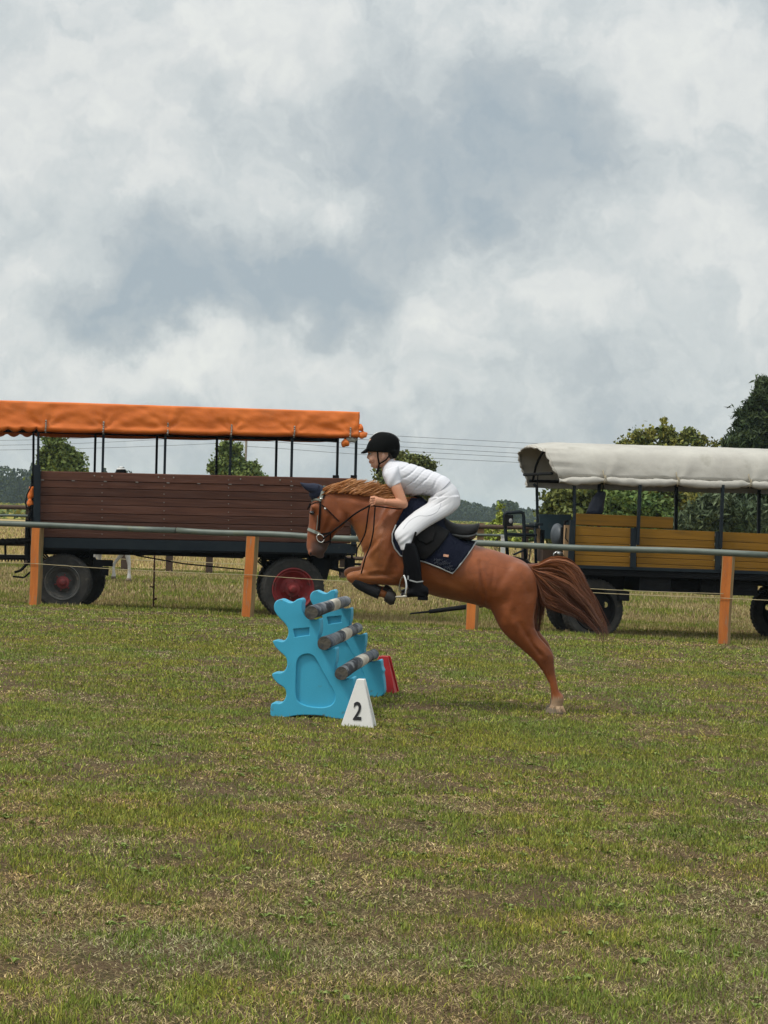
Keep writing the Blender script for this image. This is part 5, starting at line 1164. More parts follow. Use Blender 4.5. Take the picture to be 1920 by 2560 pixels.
# eyes and ears
for sgn in (-1, 1):
    mb = MB(); c = P(781, 1282, DH); mb.ell((c.x, DH + sgn * .082, c.z), .021, .02, .017, 14, 10); mb.build('eye', mat('eye_dark', (.006, .005, .005), rough=.08, spec=.7), horse, True)
    mb = MB(); c = P(777, 1384, DH); mb.ell((c.x, DH + sgn * .050, c.z), .008, .008, .014, 10, 8); mb.build('nostril', mat('nostril_dark', (.012, .009, .009), rough=.8), horse, True)
m_bonnet = mat('bonnet_navy', (.012, .017, .04), (.02, .028, .055), scale=12, rough=.75, bump=.4, bscale=70)
mb = MB(); loft(mb, [(806,1214,806,1249,.060),(794,1210,788,1252,.070),(782,1216,780,1250,.060),(776,1224,776,1243,.035)], DH, 16, 4)
for sgn in (-1, 1):
    yo = sgn * .045; loft(mb, [(798,1210,792,1236,.032,yo),(785,1208,778,1233,.032,yo*1.1),(770,1208,766,1226,.024,yo*1.2),(758,1207,757,1217,.013,yo*1.3),(750,1205,750,1208,.004,yo*1.35)], DH, 12, 4)
fuse('ear_bonnet', mb, m_bonnet, horse, .006, 2)
# mane and tail hair
def strands(name, guides, m, parent, w=.006, colA=(.3, .1, .03), colB=(.5, .22, .08), tipc=None):
    V, Fq, C = [], [], []
    for g in guides:
        n = len(g); b = len(V); tone = random.random(); c = [colA[i] * (1 - tone) + colB[i] * tone for i in range(3)]
        for i, p in enumerate(g):
            k = i / (n - 1); t = (g[min(i + 1, n - 1)] - g[max(i - 1, 0)]).normalized(); u = t.cross(Vector((0, 1, 0))); u = u.normalized() if u.length > .01 else Vector((0, 0, 1))
            an = tone * 2.2 - 1.1; u = u * math.cos(an) + Vector((0, 1, 0)) * math.sin(an)
            ww_ = w * (1 - .75 * k ** 2) / 2; V += [p + u * ww_, p - u * ww_]
            cc_ = c if tipc is None else [c[q] * (1 - k ** 1.5) + tipc[q] * k ** 1.5 for q in range(3)]
            C += [cc_, cc_]
        Fq += [(b + 2 * i, b + 2 * i + 1, b + 2 * i + 3, b + 2 * i + 2) for i in range(n - 1)]
    me = bpy.data.meshes.new(name); me.from_pydata([tuple(v) for v in V], [], Fq); me.materials.append(m); setcol(me, np.array(C)); return link(name, me, parent)
m_hair = mat('horse_hair', (1, 1, 1), (.9, .9, .9), rough=.45, attr=True, spec=.4)
outer = [(1328,1414),(1345,1411),(1377,1397),(1413,1400),(1442,1423),(1461,1459),(1481,1490),(1502,1531),(1516,1568),(1510,1604)]
inner = [(1330,1432),(1341,1455),(1347,1484),(1357,1508),(1382,1518),(1404,1526),(1440,1542),(1468,1566),(1490,1588),(1502,1606)]
oc, ic = catmull([list(p) for p in outer], 2), catmull([list(p) for p in inner], 2); gsA, gsB, gsC = [], [], []
locks = [(random.random() ** .85, random.gauss(0, .045), random.uniform(0, 6.28), random.uniform(.55, 1.0)) for _ in range(150)]
for i in range(3400):
    v0, y0_, ph, ln = random.choice(locks); v = min(1, max(0, v0 + random.gauss(0, .035))); yo = y0_ + random.gauss(0, .018)
    stop = min(1.0, ln * random.uniform(.62, 1.08)); n = max(5, int(len(oc) * stop)); g_ = []; fr_ = random.gauss(0, .8); wob = random.uniform(.5, 1.5)
    if v > .55 and random.random() < .6: n = min(n, int(len(oc) * random.uniform(.36, .7)))
    for k in range(n):
        f = k / (len(oc) - 1); vv = min(1.10, max(-.05, v + .09 * wob * math.sin(f * 6 + ph) * (.3 + f) + fr_ * .05 * f)); x = oc[k][0] * (1 - vv) + ic[k][0] * vv; y = oc[k][1] * (1 - vv) + ic[k][1] * vv
        q = P(x + fr_ * 9 * f ** 2 + 3 * math.sin(ph + f * 14) * f, y + fr_ * 5 * f ** 1.5, DH); g_.append(q + Vector((0, yo * (.35 + f * 1.5) - .02, 0)))
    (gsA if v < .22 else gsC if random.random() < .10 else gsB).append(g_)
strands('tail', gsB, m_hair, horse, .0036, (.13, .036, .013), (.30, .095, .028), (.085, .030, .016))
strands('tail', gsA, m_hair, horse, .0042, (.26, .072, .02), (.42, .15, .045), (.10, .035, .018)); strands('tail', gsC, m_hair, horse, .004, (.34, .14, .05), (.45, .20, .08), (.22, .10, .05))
hg = []
for i in range(700):
    e = random.gauss(0, 1); ln = random.uniform(.6, 1); hang_ = catmull([[1331,1424],[1344,1448],[1352,1480],[1354,1515],[1350,1550],[1345,1588]], 3); n = max(5, int(len(hang_) * ln))
    hg.append([P(x + e * 3.2 * (.4 + k / n), y + random.uniform(-.5, .5), DH) + Vector((0, .02 + .03 * math.sin(e * 9), 0)) for k, (x, y) in enumerate(hang_[:n])])
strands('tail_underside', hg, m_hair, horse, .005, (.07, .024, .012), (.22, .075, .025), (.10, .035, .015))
mb = MB(); loft(mb, [(1316,1408,1322,1436,.05),(1334,1409,1338,1440,.045),(1352,1406,1352,1446,.045),(1376,1404,1368,1446,.042),(1400,1410,1384,1452,.03),(1420,1424,1402,1456,.015)], DH, 14, 3); fuse('tail_dock', mb, mat('dock_hair', (.17, .048, .016), (.12, .035, .014), scale=14, rough=.6, bump=.8, bscale=60, stretch=(1, 1, 3)), horse, .01, 3)
crest = [(806,1222),(830,1216),(856,1216),(880,1219),(905,1222),(930,1226),(955,1232),(980,1238),(1005,1242)]; cr = catmull([list(p) for p in crest], 6); gs = []
for i in range(3600):
    k = random.random() ** .9; j = int(k * (len(cr) - 1)); x, y = cr[j]; dn = random.random() ** 2.4 * 15; x += random.uniform(-4, 4); y += dn + 3
    lock = math.sin(j * .9) * .5 + math.sin(j * 2.3 + 1) * .5
    l = random.uniform(24, 44) * (1.0 if k > .10 else .7) * (1 - .25 * (dn > 10)); up_f = (.62 + .22 * lock + random.gauss(0, .07)) * (1.05 - .75 * max(0, k - .45) * 1.5)
    if k > .72: up_f = -.12 + random.gauss(0, .08); l *= .8
    yo = -.03 - .002 * dn + random.gauss(0, .012); g_ = []
    for q in range(6):
        f = q / 5; g_.append(P(x + l * f, y - l * up_f * (f - .28 * f * f * 1.2) + random.gauss(0, .25), DH) + Vector((0, yo - .01 * math.sin(f * 3), 0)))
    gs.append(g_)
strands('mane', gs, m_hair, horse, .0045, (.32, .10, .022), (.50, .19, .05), (.58, .28, .10))
# bridle
bridle = thing('bridle', 'dark leather bridle with silver bit ring and black reins on the chestnut pony', 'bridle', (P(800, 1300, DH).x, DH, P(800, 1300, DH).z))
m_leather = mat('leather_black', (.004, .004, .004), (.008, .007, .007), scale=12, rough=.5, spec=.10); m_pale = mat('padding_grey', (.24, .26, .22), (.16, .18, .16), scale=10, rough=.6)
m_silver = mat('steel_bright', (.75, .74, .70), rough=.2, metal=.95)
def st(name, path, w, m, off=.006, par=bridle): mb = MB(); strap_on(mb, path, w, off); return mb.build(name, m, par)
st('crownpiece', [(812,1214),(808,1226),(803,1242),(799,1252)], .026, m_pale, .012); st('crownpiece', [(818,1216),(814,1230),(808,1246)], .012, m_leather, .010)
st('browband', [(802,1251),(790,1248),(778,1253)], .016, m_pale, .016); st('browband', [(802,1256),(790,1256),(776,1262)], .008, m_leather, .014)
mb = MB(); mb.tube([P(776,1259,DH-.07), P(772,1268,DH-.07), P(768,1274,DH-.06)], [.010,.008,.003], 6); mb.build('forelock_tuft', m_leather, bridle)
st('cheekpiece', [(801,1254),(800,1275),(799,1300),(797,1326)], .016, m_leather, .012); st('cheekpiece', [(794,1288),(793,1310),(791,1324)], .006, m_pale, .012)
st('throatlash', [(804,1262),(816,1272),(832,1288),(848,1304)], .009, m_leather, .010); st('noseband', [(769,1322),(778,1326),(790,1331),(800,1336)], .024, m_pale, .014); st('noseband', [(800,1336),(815,1334),(830,1330)], .014, m_leather, .010)
st('chinstrap', [(800,1352),(812,1356),(826,1352)], .010, m_leather, .012); st('chinstrap', [(826,1330),(826,1345),(825,1362)], .010, m_leather, .010)
mb = MB(); c = surf(800, 1345); ring = []
for k in range(24): a = 2*math.pi*k/24; ring.append(P(801 + 9*math.cos(a) + 2*math.sin(a), 1346 + 10*math.sin(a), c.y - .02))
mb.tube(ring, .0042, 8, closed=True); mb.build('bit_ring', m_silver, bridle, True)
mb = MB(); c = surf(803, 1247); mb.ell((c.x, c.y - .02, c.z), .014, .006, .009, 10, 8); c = surf(813, 1272); mb.ell((c.x, c.y - .014, c.z), .010, .006, .010, 10, 8); mb.build('buckle', m_silver, bridle, True)
def hang(name, path, r, m, par, flat=.6): mb = MB(); pts = catmull([list(p) for p in path], 5); mb.tube([P(x, y, DH + z) for x, y, z in pts], r, 6, flat); return mb.build(name, m, par, True)
hang('rein', [(808,1347,-.085),(830,1330,-.11),(857,1309,-.13),(890,1283,-.18),(922,1265,-.215),(932,1258,-.23)], .008, m_leather, bridle)
hang('rein', [(930,1264,-.22),(960,1268,-.20),(990,1272,-.22),(1003,1272,-.18)], .006, m_leather, bridle)
hang('rein_end', [(924,1264,-.23),(920,1285,-.22),(917,1310,-.205),(912,1335,-.19),(900,1360,-.185),(893,1372,-.18),(891,1392,-.18)], .0065, m_leather, bridle)
hang('rein_end', [(938,1266,-.24),(936,1290,-.245),(933,1330,-.25),(925,1365,-.25),(914,1392,-.25),(908,1415,-.24),(903,1434,-.22)], .0065, m_leather, bridle)
hang('rein', [(800,1347,.085),(830,1318,.14),(880,1270,.2),(935,1250,.19)], .007, m_leather, bridle)
# saddle pad, saddle
pad = thing('saddle_pad', 'navy saddle pad edged with grey piping under the black saddle', 'saddle pad', (P(1080, 1350, DH).x, DH, P(1080, 1350, DH).z))
m_navy = mat('pad_navy', (.004, .006, .015), (.008, .010, .022), scale=9, rough=.85, spec=.12, bump=.8, bscale=55)
pp = [(1028,1246),(1006,1278),(990,1310),(982,1334),(982,1352),(988,1370),(1001,1388),(1030,1396),(1062,1404),(1098,1418),(1132,1433),(1150,1410),(1172,1380),(1191,1353),(1170,1352),(1148,1340),(1128,1322),(1108,1302),(1084,1272),(1056,1249)]
pts, fs = drape(pp, .016, .01); sheet('cloth', pts, fs, m_navy, pad, .012)
m_pipe = mat('piping_grey', (.36, .37, .36), (.28, .29, .29), scale=20, rough=.6)
mb = MB(); ed = [(990,1312),(981,1334),(981,1354),(987,1371),(1001,1389),(1030,1397),(1062,1405),(1098,1419),(1131,1434),(1151,1411),(1173,1381),(1192,1352)]
mb.tube([P(x, y, surf(x, y).y - .026) for x, y in ed], .0065, 6); mb.build('piping', m_pipe, pad, True)
mb = MB(); a = [P(x, y, surf(x, y).y - .034) for x, y in ((1109,1385),(1122,1387),(1121,1393),(1108,1391))]; mb.add(a, [(0,1,2,3)]); o = mb.build('badge', mat('badge_cream', (.62, .45, .34), (.5, .2, .1), scale=80, rough=.7), pad); s_ = o.modifiers.new('t','SOLIDIFY'); s_.thickness = .003
mb = MB()
for k in range(20):
    x = 1088 + (k % 10) * 4.6 + random.uniform(-2, 2); y = 1399 + (k // 8) * 7 + (x - 1090) * .28 + random.uniform(-2, 2); z = surf(x, y).y - .031
    mb.tube([P(x - 3, y + 3, z), P(x - 1, y - 2, z), P(x + 2, y + 1, z), P(x + 4, y - 3, z)], .0028, 5)
tag(mb.build('embroidery', mat('thread_slate', (.05, .055, .075), rough=.5), pad), kind='stuff')
saddle = thing('saddle', 'black leather jumping saddle with its cantle showing behind the rider', 'saddle', (P(1110, 1310, DH).x, DH, P(1110, 1310, DH).z))
mb = MB(); loft(mb, [(1036,1238,1030,1262,.05),(1052,1240,1046,1282,.085),(1076,1260,1064,1306,.115),(1104,1288,1090,1330,.14),(1132,1306,1120,1346,.16),(1160,1312,1150,1352,.165),(1180,1311,1172,1350,.15),(1194,1308,1188,1340,.11),(1200,1308,1196,1322,.05)], DH, 22, 5, .2, .2)
fuse('seat', mb, m_leather, saddle, .009, 4)
mb = MB(); loft(mb, [(1122,1318,1112,1344,.155),(1150,1328,1142,1352,.175),(1175,1330,1168,1354,.17),(1192,1326,1184,1348,.13)], DH, 18, 4); fuse('panel', mb, mat('leather_panel', (.018, .019, .018), (.03, .031, .03), scale=10, rough=.35, spec=.5), saddle, .009, 3)
fl = [(1052,1290),(1080,1305),(1104,1318),(1124,1330),(1112,1350),(1096,1370),(1078,1388),(1062,1400),(1040,1394),(1018,1382),(1000,1366),(990,1345),(994,1325),(1010,1305),(1030,1292)]
pts, fs = drape(fl, .034, .01); sheet('flap', pts, fs, m_leather, saddle, .008)
pts, fs = drape([(1056,1300),(1078,1310),(1090,1330),(1084,1352),(1066,1362),(1046,1352),(1036,1330),(1042,1308)], .046, .01); sheet('skirt', pts, fs, m_leather, saddle, .006)
st('girth', [(1020,1380),(1024,1410),(1030,1440),(1036,1470)], .09, m_leather, .012, saddle)
hang('stirrup_leather', [(1040,1330,-.36),(1024,1380,-.37),(1012,1420,-.37),(1010,1440,-.37)], .010, m_leather, saddle, .4)
mb = MB(); q = [(1010,1438,-.37),(1002,1449,-.33),(999,1462,-.30),(997,1478,-.29)]; mb.tube([P(x,y,DH+z) for x,y,z in catmull([list(p) for p in q],4)], .005, 8)
q = [(1010,1438,-.37),(1014,1450,-.39),(1016,1466,-.40),(1014,1488,-.40)]; mb.tube([P(x,y,DH+z) for x,y,z in catmull([list(p) for p in q],4)], .009, 8)
mb.build('stirrup', m_silver, saddle, True)
mb = MB(); a = P(991, 1492, DH - .3); b = P(1014, 1491, DH - .41); mb.tube([a, b], .012, 8, .6); mb.tube([P(1004,1486,DH-.3), b], .012, 8, .6); mb.build('stirrup_tread', mat('tread_pale', (.55, .52, .44), rough=.5), saddle, True)
mb = MB(); q = [(1012,1442,.37),(1004,1452,.33),(1001,1478,.30),(1012,1488,.36),(1018,1488,.40),(1019,1455,.40)]; mb.tube([P(x,y,DH+z) for x,y,z in q], .006, 8, closed=True); mb.build('stirrup', m_silver, saddle, True)
hang('stirrup_leather', [(1040,1330,.36),(1024,1380,.37),(1012,1420,.37),(1011,1442,.37)], .010, m_leather, saddle, .4)

# ------------------------------------------------------------------ the rider
DR = 19.4
rider = thing('person', 'girl rider in white shirt, white breeches and black helmet crouched over the jumping pony', 'person', (P(1080, 1240, DR).x, DR, P(1080, 1240, DR).z))
mb = MB()
# head
loft(mb, [(924,1098,990,1100,.060),(920,1110,993,1110,.074),(920,1122,993,1120,.077),(921,1132,990,1130,.076),(922,1141,984,1140,.071),(923,1149,976,1149,.064),(925,1156,968,1157,.055),(928,1163,958,1164,.045),(932,1169,950,1168,.028)], DR, 22, 4, 0, .3)
def re(px, py, yo, rx, ry, rz): c = P(px, py, DR); mb.ell((c.x, DR + yo, c.z), rx, ry, rz, 14, 10)
loft(mb, [(922,1128,926,1130,.010),(919,1137,927,1138,.012),(916.5,1144,927,1146,.016),(921,1148,927,1149,.010)], DR, 10, 3)   # nose
re(924.5, 1153.5, 0, .010, .020, .006); re(925.5, 1157, 0, .010, .018, .006); re(931, 1164.5, 0, .015, .018, .012); re(921.5, 1130, 0, .012, .045, .008); re(930, 1147, -.045, .025, .02, .03); re(930, 1147, .045, .025, .02, .03)
for sg in (-1, 1):
    re(958, 1138, sg * .078, .014, .012, .027); re(956, 1146, sg * .074, .009, .010, .012)
# neck, chest and shoulders
loft(mb, [(950,1146,986,1136,.052),(952,1160,988,1150,.050),(954,1174,990,1160,.052),(958,1186,998,1162,.07)], DR, 18, 4)
loft(mb, [(992,1160,964,1190,.10),(1014,1166,975,1212,.145),(1040,1173,1006,1224,.14),(1066,1182,1036,1230,.125),(1090,1196,1062,1226,.10),(1106,1206,1080,1238,.09),(1120,1226,1092,1252,.09)], DR, 20, 4)
def arm(sg, shoulder, elbow, wrist, knuck):
    S_, E, Wr, K = [P(p[0], p[1], DR) + Vector((0, p[2], 0)) for p in (shoulder, elbow, wrist, knuck)]
    mb.tube([S_, S_.lerp(E, .35), S_.lerp(E, .75), E], [.047, .046, .041, .037], 14)
    mb.ell(E, .038, .038, .038, 12, 10)
    mb.tube([E, E.lerp(Wr, .25), E.lerp(Wr, .6), Wr], [.037, .039, .032, .025], 14); return S_, E, Wr, K
S_, E, Wr, K = arm(-1, (978,1188,-.155), (1008,1260,-.215), (962,1255,-.235), (938,1253,-.235))
mb.tube([Wr, Wr.lerp(K, .5), K], [.025, .032, .033], 12, .8)
# closed hand round the rein: four curled fingers and the thumb
def fingers(base_px, yc, sg):
    for i, (fy, ln, r) in enumerate(((1244.5, 1.0, .0080), (1249.9, 1.08, .0082), (1255.3, 1.0, .0080), (1260.3, .84, .0072))):
        x0 = base_px; kn = P(x0, fy, DR) + Vector((0, yc - sg * .0, 0)); k1 = P(x0 - 9 * ln, fy + 1 + .6 * i, DR) + Vector((0, yc - .012, 0)); k2 = P(x0 - 12 * ln, fy + 5, DR) + Vector((0, yc + .010, 0)); k3 = P(x0 - 5, fy + 7, DR) + Vector((0, yc + .022, 0))
        mb.tube([kn, kn.lerp(k1, .6), k1, k2, k3], [r * 1.1, r * 1.05, r, r * .95, r * .8], 8); mb.ell(k1, r * 1.08, r * 1.08, r * 1.08, 8, 6)
    a = P(x0 + 8, 1247, DR) + Vector((0, yc + .02, 0)); b = P(x0 - 2, 1242.5, DR) + Vector((0, yc + .014, 0)); c = P(x0 - 12, 1244.5, DR) + Vector((0, yc + .002, 0)); mb.tube([a, b, c], [.013, .011, .0085], 8)
fingers(938, -.235, 1)
S2, E2, W2, K2 = arm(1, (978,1188,.155), (1004,1256,.215), (962,1250,.22), (942,1248,.21)); mb.tube([W2, W2.lerp(K2, .5), K2], [.025, .032, .033], 12, .8); fingers(940, .21, -1)
# legs inside the breeches
for sg in (-1, 1):
    loft(mb, [(1094,1246,1130,1250,.05,sg*.09),(1072,1268,1108,1280,.05,sg*.13),(1038,1296,1068,1306,.045,sg*.21),(1004,1324,1028,1336,.034,sg*.30),(1006,1345,1022,1350,.032,sg*.335),(1010,1380,1038,1382,.042,sg*.345),(1014,1420,1042,1422,.036,sg*.35),(1020,1450,1044,1452,.03,sg*.35)], DR, 14, 3)
m_skin = mat('skin', (1, 1, 1), (.95, .9, .88), scale=8, rough=.5, attr=True, spec=.35)
m_skin.node_tree.nodes['Principled BSDF'].inputs['Subsurface Weight'].default_value = .08; m_skin.node_tree.nodes['Principled BSDF'].inputs['Subsurface Radius'].default_value = (.01, .004, .002)
ob, rbv = fuse('body', mb, m_skin, rider, .0036, 2, .5)
me = ob.data; nv = len(me.vertices); co = np.empty(nv * 3); me.vertices.foreach_get('co', co); co = co.reshape(-1, 3) + np.array(rider.location); PX, PY = px_of(co)
cc = np.repeat(np.array([(.66, .39, .28)]), nv, 0); arm_ = sstep(1205, 1225, PY)[:, None]; cc = cc * (1 - arm_) + np.array((.58, .28, .17)) * arm_
lips = (np.exp(-((PX - 924) / 4) ** 2 - ((PY - 1155) / 2.6) ** 2))[:, None]; cc = cc * (1 - lips * .6) + np.array((.42, .13, .11)) * lips * .6
chk = np.exp(-((PX - 938) / 9) ** 2 - ((PY - 1148) / 8) ** 2)[:, None]; cc = cc * (1 - chk * .25) + np.array((.60, .26, .18)) * chk * .25; setcol(me, cc)
for sg in (-1, 1):
    mb = MB(); c = P(926.5, 1135, DR); mb.ell((c.x, DR + sg * .036, c.z), .011, .012, .007, 12, 8); mb.build('eye', mat('eye_white', (.6, .57, .53), rough=.3), rider, True)
    mb = MB(); c = P(923.2, 1135, DR); mb.ell((c.x, DR + sg * .037, c.z), .0045, .006, .006, 10, 8); mb.build('iris', mat('eye_dark', (.006, .005, .005)), rider, True)
    mb = MB(); mb.tube([P(922.5, 1130, DR) + Vector((0, sg * .02, 0)), P(924.5, 1128.8, DR) + Vector((0, sg * .038, 0)), P(929, 1130, DR) + Vector((0, sg * .058, 0))], [.003, .0035, .002], 6); mb.build('eyebrow', mat('hair_brown', (.045, .025, .015), (.07, .04, .022), scale=30, rough=.6), rider)
mb = MB(); loft(mb, [(962,1118,992,1116,.079),(962,1130,994,1128,.078),(964,1140,990,1138,.070),(970,1148,986,1147,.05)], DR, 18, 4); fuse('hair', mb, mat('hair_dark', (.022, .015, .011), (.045, .03, .02), scale=20, rough=.55, bump=.8, bscale=50, stretch=(1, 1, 4)), rider, .005, 2)
# helmet
m_helm = mat('helmet_matte', (.004, .0045, .0045), (.006, .0065, .0065), scale=20, rough=.7, bump=.3, bscale=200, bdist=.002, spec=.05)
mb = MB(); rr = []; C0 = P(956.5, 1127, DR); bu = (P(999, 1131, DR) - P(914, 1125, DR)).normalized(); bz = Vector((-bu.z, 0, bu.x))
for k in range(15):
    th = (k / 14) * math.pi / 2; f = math.cos(th) ** .82; h = .148 * math.sin(th) ** .95; cc_ = C0 + bz * h + bu * (.012 * math.sin(th * 2))
    rr.append([cc_ + bu * math.cos(2 * math.pi * j / 32) * .137 * max(f, .02) + Vector((0, .104 * max(f, .02) * math.sin(2 * math.pi * j / 32), 0)) for j in range(32)])
mb.rings([[p - bz * .014 for p in rr[0]]] + rr)
loft(mb, [(966,1130,998,1127,.093),(972,1138,996,1136,.084),(978,1145,991,1144,.06)], DR, 18, 3)
fuse('helmet', mb, m_helm, rider, .006, 2)
mb = MB(); rr = []
for k in range(13):
    a = (k / 12 - .5) * math.pi; yy = .088 * math.sin(a); tipx = 902 + 13 * (1 - math.cos(a)) ; 
    A = P(tipx, 1134.5, DR) + Vector((0, yy * .8, 0)); B = P(918 + 4 * (1 - math.cos(a)), 1125, DR) + Vector((0, yy, 0)); rr.append([A, A + Vector((0, 0, .010)), B + Vector((0, 0, .02)), B + Vector((.01, 0, -.012))])
mb.rings(rr); fuse('helmet_peak', mb, m_helm, rider, .004, 2)
mb = MB(); tp_ = []
for k in range(23):
    a = R(34) + R(112) * k / 22; th = min(a, math.pi - a); f = max(math.cos(th), 0) ** .82; s_ = 1 if a < math.pi / 2 else -1
    tp_.append(C0 + bz * (.148 * math.sin(th) ** .95 + .004) + bu * (s_ * f * .140 + .012 * math.sin(th * 2)))
mb.tube(tp_, .006, 6, 3.0); mb.build('helmet_trim', mat('trim_silver', (.45, .46, .46), rough=.35, metal=.5), rider, True)
mb = MB()
for sg in (-1, 1):
    mb.tube([P(944,1128,DR)+Vector((0,sg*.082,0)), P(945,1145,DR)+Vector((0,sg*.078,0)), P(948,1160,DR)+Vector((0,sg*.062,0)), P(946,1170,DR)+Vector((0,sg*.03,0))], .0075, 6, .6)
    mb.tube([P(975,1138,DR)+Vector((0,sg*.08,0)), P(965,1150,DR)+Vector((0,sg*.07,0)), P(949,1160,DR)+Vector((0,sg*.06,0))], .007, 6, .6)
mb.tube([P(947,1166,DR-.04), P(945,1176,DR-.045), P(941,1184,DR-.045)], [.009,.011,.007], 8, .6); mb.build('chin_strap', m_leather, rider)
# shirt and breeches
m_white = mat('cotton_white', (.70, .70, .74), (.67, .67, .72), scale=5, rough=.8, bump=.35, bscale=12, bdist=.01, spec=.2)
def fold_shirt(co, no):
    PX, PY = px_of(co); torso = sstep(990, 1010, PX) 
    # drag folds run from the shoulder blade down towards the belly
    u = (PX - 1000) * .55 + (PY - 1150) * 1.0; v = (PX - 1000) * .88 - (PY - 1150) * .5
    n1 = fbm(u * .012 + 3, v * .013, 5, 3) * 14
    f = .25 - np.exp(-(np.sin(u * .135 + n1 * .40 + .02 * v) / .34) ** 2) * (.2 + 1.6 * fbm(PX * .06, PY * .06, 31, 2)); amp = .0062 * torso * (.35 + 1.0 * fbm(v * .03, u * .01, 9, 2))
    sl = np.exp(-((PX - 978) / 22) ** 2); f2 = np.sin((PX + .5 * PY) * .22) * .004 * sl
    return co + no * (f * amp + f2)[:, None]
mb = MB()
loft(mb, [(976,1148,957,1172,.064),(984,1149,956,1181,.10),(995,1152,958,1194,.145),(1014,1156,968,1214,.172),(1040,1163,998,1231,.168),(1066,1172,1028,1240,.152),(1092,1182,1056,1238,.142),(1113,1191,1076,1240,.142),(1127,1202,1082,1250,.15)], DR, 26, 5, 0, .0)
for sg in (-1, 1): loft(mb, [(962,1176,996,1166,.058,sg*.125),(960,1188,998,1176,.060,sg*.15),(964,1202,999,1188,.058,sg*.165),(972,1216,1001,1200,.054,sg*.172),(976,1221,1002,1206,.053,sg*.175)], DR, 18, 4, 0, 0)
ob, _ = fuse('shirt', mb, m_white, rider, .005, 2, .5, fold_shirt)
mb = MB(); mb.tube([P(x, y, DR) + Vector((0, z, 0)) for x, y, z in ((958,1172,-.02),(964,1166,-.055),(973,1156,-.06),(981,1148,-.03),(983,1146,0),(981,1148,.03),(973,1156,.06),(964,1166,.055),(958,1172,.02))], .011, 8, closed=True); mb.build('collar', m_white, rider, True)
def fold_br(co, no):
    PX, PY = px_of(co); hip = np.exp(-((PX - 1090) / 24) ** 2 - ((PY - 1240) / 28) ** 2); u = (PX - 1060) * .5 + (PY - 1220)
    knee = np.exp(-((PX - 1012) / 20) ** 2 - ((PY - 1348) / 16) ** 2)
    return co + no * ((.4 - np.exp(-(np.sin(u * .21 + PX * .015) / .4) ** 2)) * .010 * hip + np.sin((PX * .8 + PY) * .35) * .003 * knee)[:, None]
m_breech = mat('breeches_white', (.68, .68, .70), (.64, .64, .67), scale=4, rough=.75, bump=.15, bscale=300, bdist=.001, spec=.2)
mb = MB(); loft(mb, [(1118,1198,1078,1240,.132),(1134,1212,1074,1250,.152),(1145,1226,1082,1258,.166),(1151,1246,1100,1262,.16),(1150,1262,1110,1268,.12)], DR, 26, 5, 0, .25)
for sg in (-1, 1):
    loft(mb, [(1072,1246,1148,1240,.088,sg*.085),(1068,1257,1146,1266,.088,sg*.105),(1053,1267,1128,1284,.086,sg*.14),(1032,1281,1100,1300,.080,sg*.19),(1010,1300,1070,1317,.070,sg*.245),(993,1319,1044,1335,.060,sg*.30),(986,1332,1032,1347,.055,sg*.325),(988,1345,1030,1356,.051,sg*.335),(996,1360,1028,1364,.048,sg*.335),(1002,1374,1024,1374,.045,sg*.337)], DR, 20, 5, 0, .05)
fuse('breeches', mb, m_breech, rider, .0055, 3, .5, fold_br)
_bo = [o for o in bpy.data.objects if o.name.startswith('breeches')][0]; _bv = BVHTree.FromPolygons([OFF['person'] @ v.co for v in _bo.data.vertices], [tuple(p.vertices) for p in _bo.data.polygons])
sp_ = []
for x, y in catmull([[1102,1258],[1098,1272],[1086,1284],[1066,1290],[1046,1290],[1024,1302],[1008,1322]], 4):
    v = ray(x, y); h_ = _bv.ray_cast(EYE + v * 17, v)[0]
    if h_: sp_.append(h_ - Vector((0, .0005, 0)))
if len(sp_) > 3: mb = MB(); mb.tube(sp_, .0018, 5); mb.build('seam', mat('seam_grey', (.42, .42, .45), rough=.8), rider)
m_bootl = mat('riding_boot', (.004, .004, .005), (.006, .006, .008), scale=10, rough=.45, spec=.10, bump=.2, bscale=30)
for sg in (-1, 1):
    y_ = sg * .345; mb = MB()
    loft(mb, [(1008,1356,1036,1358,.052,y_),(1005,1370,1041,1370,.054,y_),(1005,1392,1047,1390,.055,y_),(1008,1415,1051,1412,.052,y_),(1011,1438,1053,1436,.045,y_),(1014,1454,1056,1456,.041,y_),(1020,1468,1062,1472,.040,y_),(1026,1486,1066,1490,.038,y_)], DR, 20, 4, 0, .05)
    loft(mb, [(1066,1464,1066,1488,.030,y_),(1050,1456,1050,1489,.038,y_),(1034,1462,1034,1489,.041,y_),(1018,1472,1018,1490,.042,y_),(1004,1478,1004,1490,.035,y_)], DR, 18, 4, 0, .4)
    o, _ = fuse('riding_boot', mb, m_bootl, rider, .007, 3)
    mb = MB(); a = P(1043, 1488, DR); b = P(1068, 1488, DR); c = P(1043, 1496, DR); mb.box(a.x, b.x, DR + y_ - .033, DR + y_ + .033, c.z, a.z); mb.build('boot_heel', m_bootl, rider)
    mb = MB(); mb.tube([P(1022,1447,DR)+Vector((0,y_-.046*1,0)), P(1040,1452,DR)+Vector((0,y_-.05,0)), P(1056,1450,DR)+Vector((0,y_-.04,0))], .006, 6, .5); mb.tube([P(1019,1436,DR-.0)+Vector((0,y_-.045,0)), P(1019,1446,DR)+Vector((0,y_-.048,0))], .006, 6, .5); mb.build('spur_strap', m_pipe, rider)
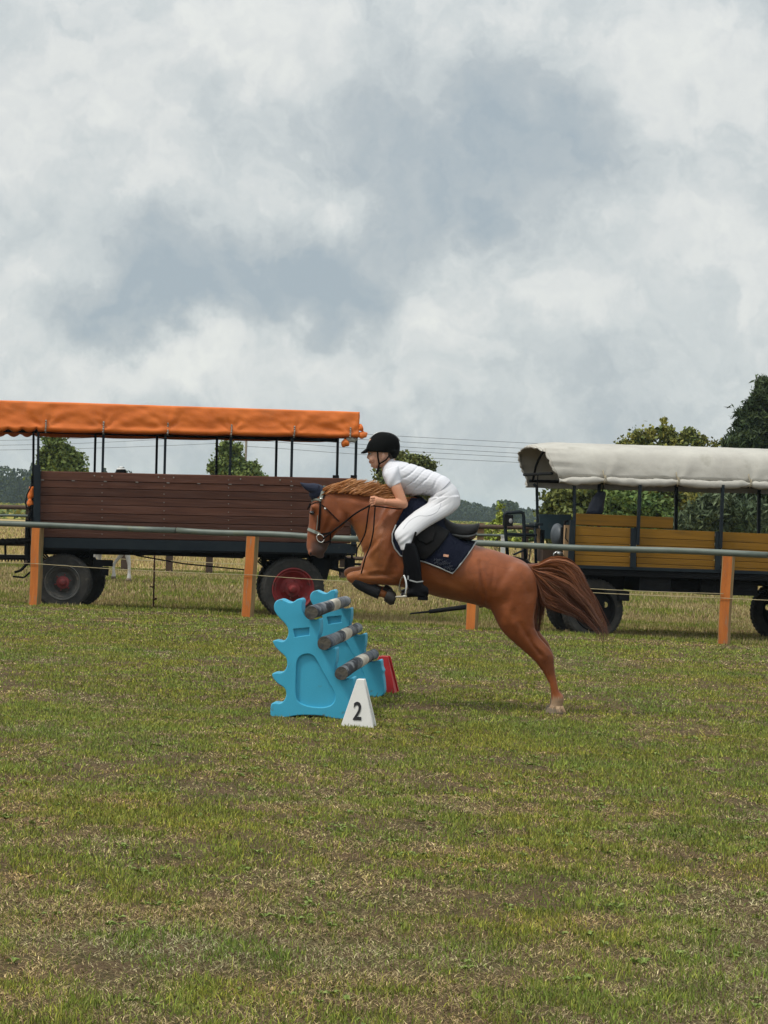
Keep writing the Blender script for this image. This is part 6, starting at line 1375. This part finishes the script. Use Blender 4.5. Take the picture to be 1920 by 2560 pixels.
# white horse with rider standing behind the left wagon
wx = P(280, 1400, 48).x
wh = thing('horse', 'white horse standing behind the left wagon, only its legs showing under the boards', 'horse', (wx, 48, 0))
DW = 48.0; mb = MB(); k = DW / DH
def wl_(secs, n=14): loft(mb, [(a, b, c, d, h, y) for a, b, c, d, h, y in secs], DW, n, 3)
wl_([(205,1290,208,1330,.12,0),(222,1278,226,1362,.26,0),(250,1274,252,1372,.30,0),(285,1274,286,1372,.30,0),(312,1272,316,1362,.27,0),(332,1280,330,1330,.15,0)], 20)
wl_([(226,1280,214,1330,.15,0),(208,1255,194,1300,.11,0),(192,1238,180,1262,.09,0)]); wl_([(196,1232,186,1250,.09,0),(182,1246,176,1262,.09,0),(168,1266,164,1276,.06,0)])
for (x, y0, y1, xb, yo) in ((236, 1350, 1451, 232, -.12), (246, 1350, 1443, 248, .14), (278, 1356, 1444, 282, .14), (272, 1352, 1446, 275, -.02)):
    pass
legs = [(238, 236, 1451, -.15), (244, 246, 1443, .15), (318, 324, 1450, -.13), (312, 282, 1446, .15)]
for i, (xt, xb, yb, yo) in enumerate(legs):
    wl_([(xt-12,1340,xt+12,1340,.09,yo),(xt-9,1372,xt+9,1372,.06,yo),(xt*.5+xb*.5-6,1392,xt*.5+xb*.5+7,1392,.05,yo),(xb-4,1412,xb+5,1412,.035,yo),(xb-3.6,1432,xb+4.4,1432,.03,yo),(xb-5,yb-9,xb+6,yb-9,.04,yo),(xb-6,yb-3,xb+6,yb-3,.045,yo)])
fuse('body', mb, mat('coat_white', (.58, .56, .52), (.46, .44, .40), scale=6, rough=.7), wh, .016, 3)
for (xt, xb, yb, yo) in legs:
    mb = MB(); loft(mb, [(xb-6,yb-5,xb+6,yb-5,.05,yo),(xb-8,yb+1,xb+7,yb+1,.06,yo)], DW, 12, 2, 0, 0); mb.build('hoof', m_hoofp, wh, True)
wr = thing('person', 'rider behind the left wagon, only a black and white helmet showing above the boards', 'person', (P(303, 1200, DW).x, 48, P(303, 1280, DW).z))
mb = MB(); wl_([(291,1180,315,1180,.09,0),(290,1188,316,1188,.10,0),(293,1200,313,1200,.08,0)]); wl_([(298,1198,310,1198,.06,0),(290,1206,318,1206,.17,0),(290,1230,320,1230,.18,0),(290,1275,318,1275,.16,0)])
for sg in (-1, 1): wl_([(286,1270,306,1275,.08,sg*.15),(270,1300,290,1306,.07,sg*.3),(276,1340,288,1342,.05,sg*.34)]); wl_([(296,1210,310,1212,.05,sg*.2),(288,1235,300,1238,.04,sg*.22),(262,1250,272,1256,.03,sg*.1)])
fuse('body', mb, mat('cloth_dark', (.03, .03, .035), rough=.8), wr, .014, 2)
mb = MB(); wl_([(294,1170,312,1170,.07,0),(290,1176,315,1176,.10,0),(288,1184,316,1184,.11,0)]); fuse('helmet', mb, m_helm, wr, .012, 2)
mb = MB(); wl_([(297,1168,309,1168,.05,0),(292,1171,313,1171,.09,0),(291,1174,314,1174,.095,0)]); fuse('helmet_top', mb, mat('helmet_white', (.7, .7, .68), rough=.4), wr, .01, 2)
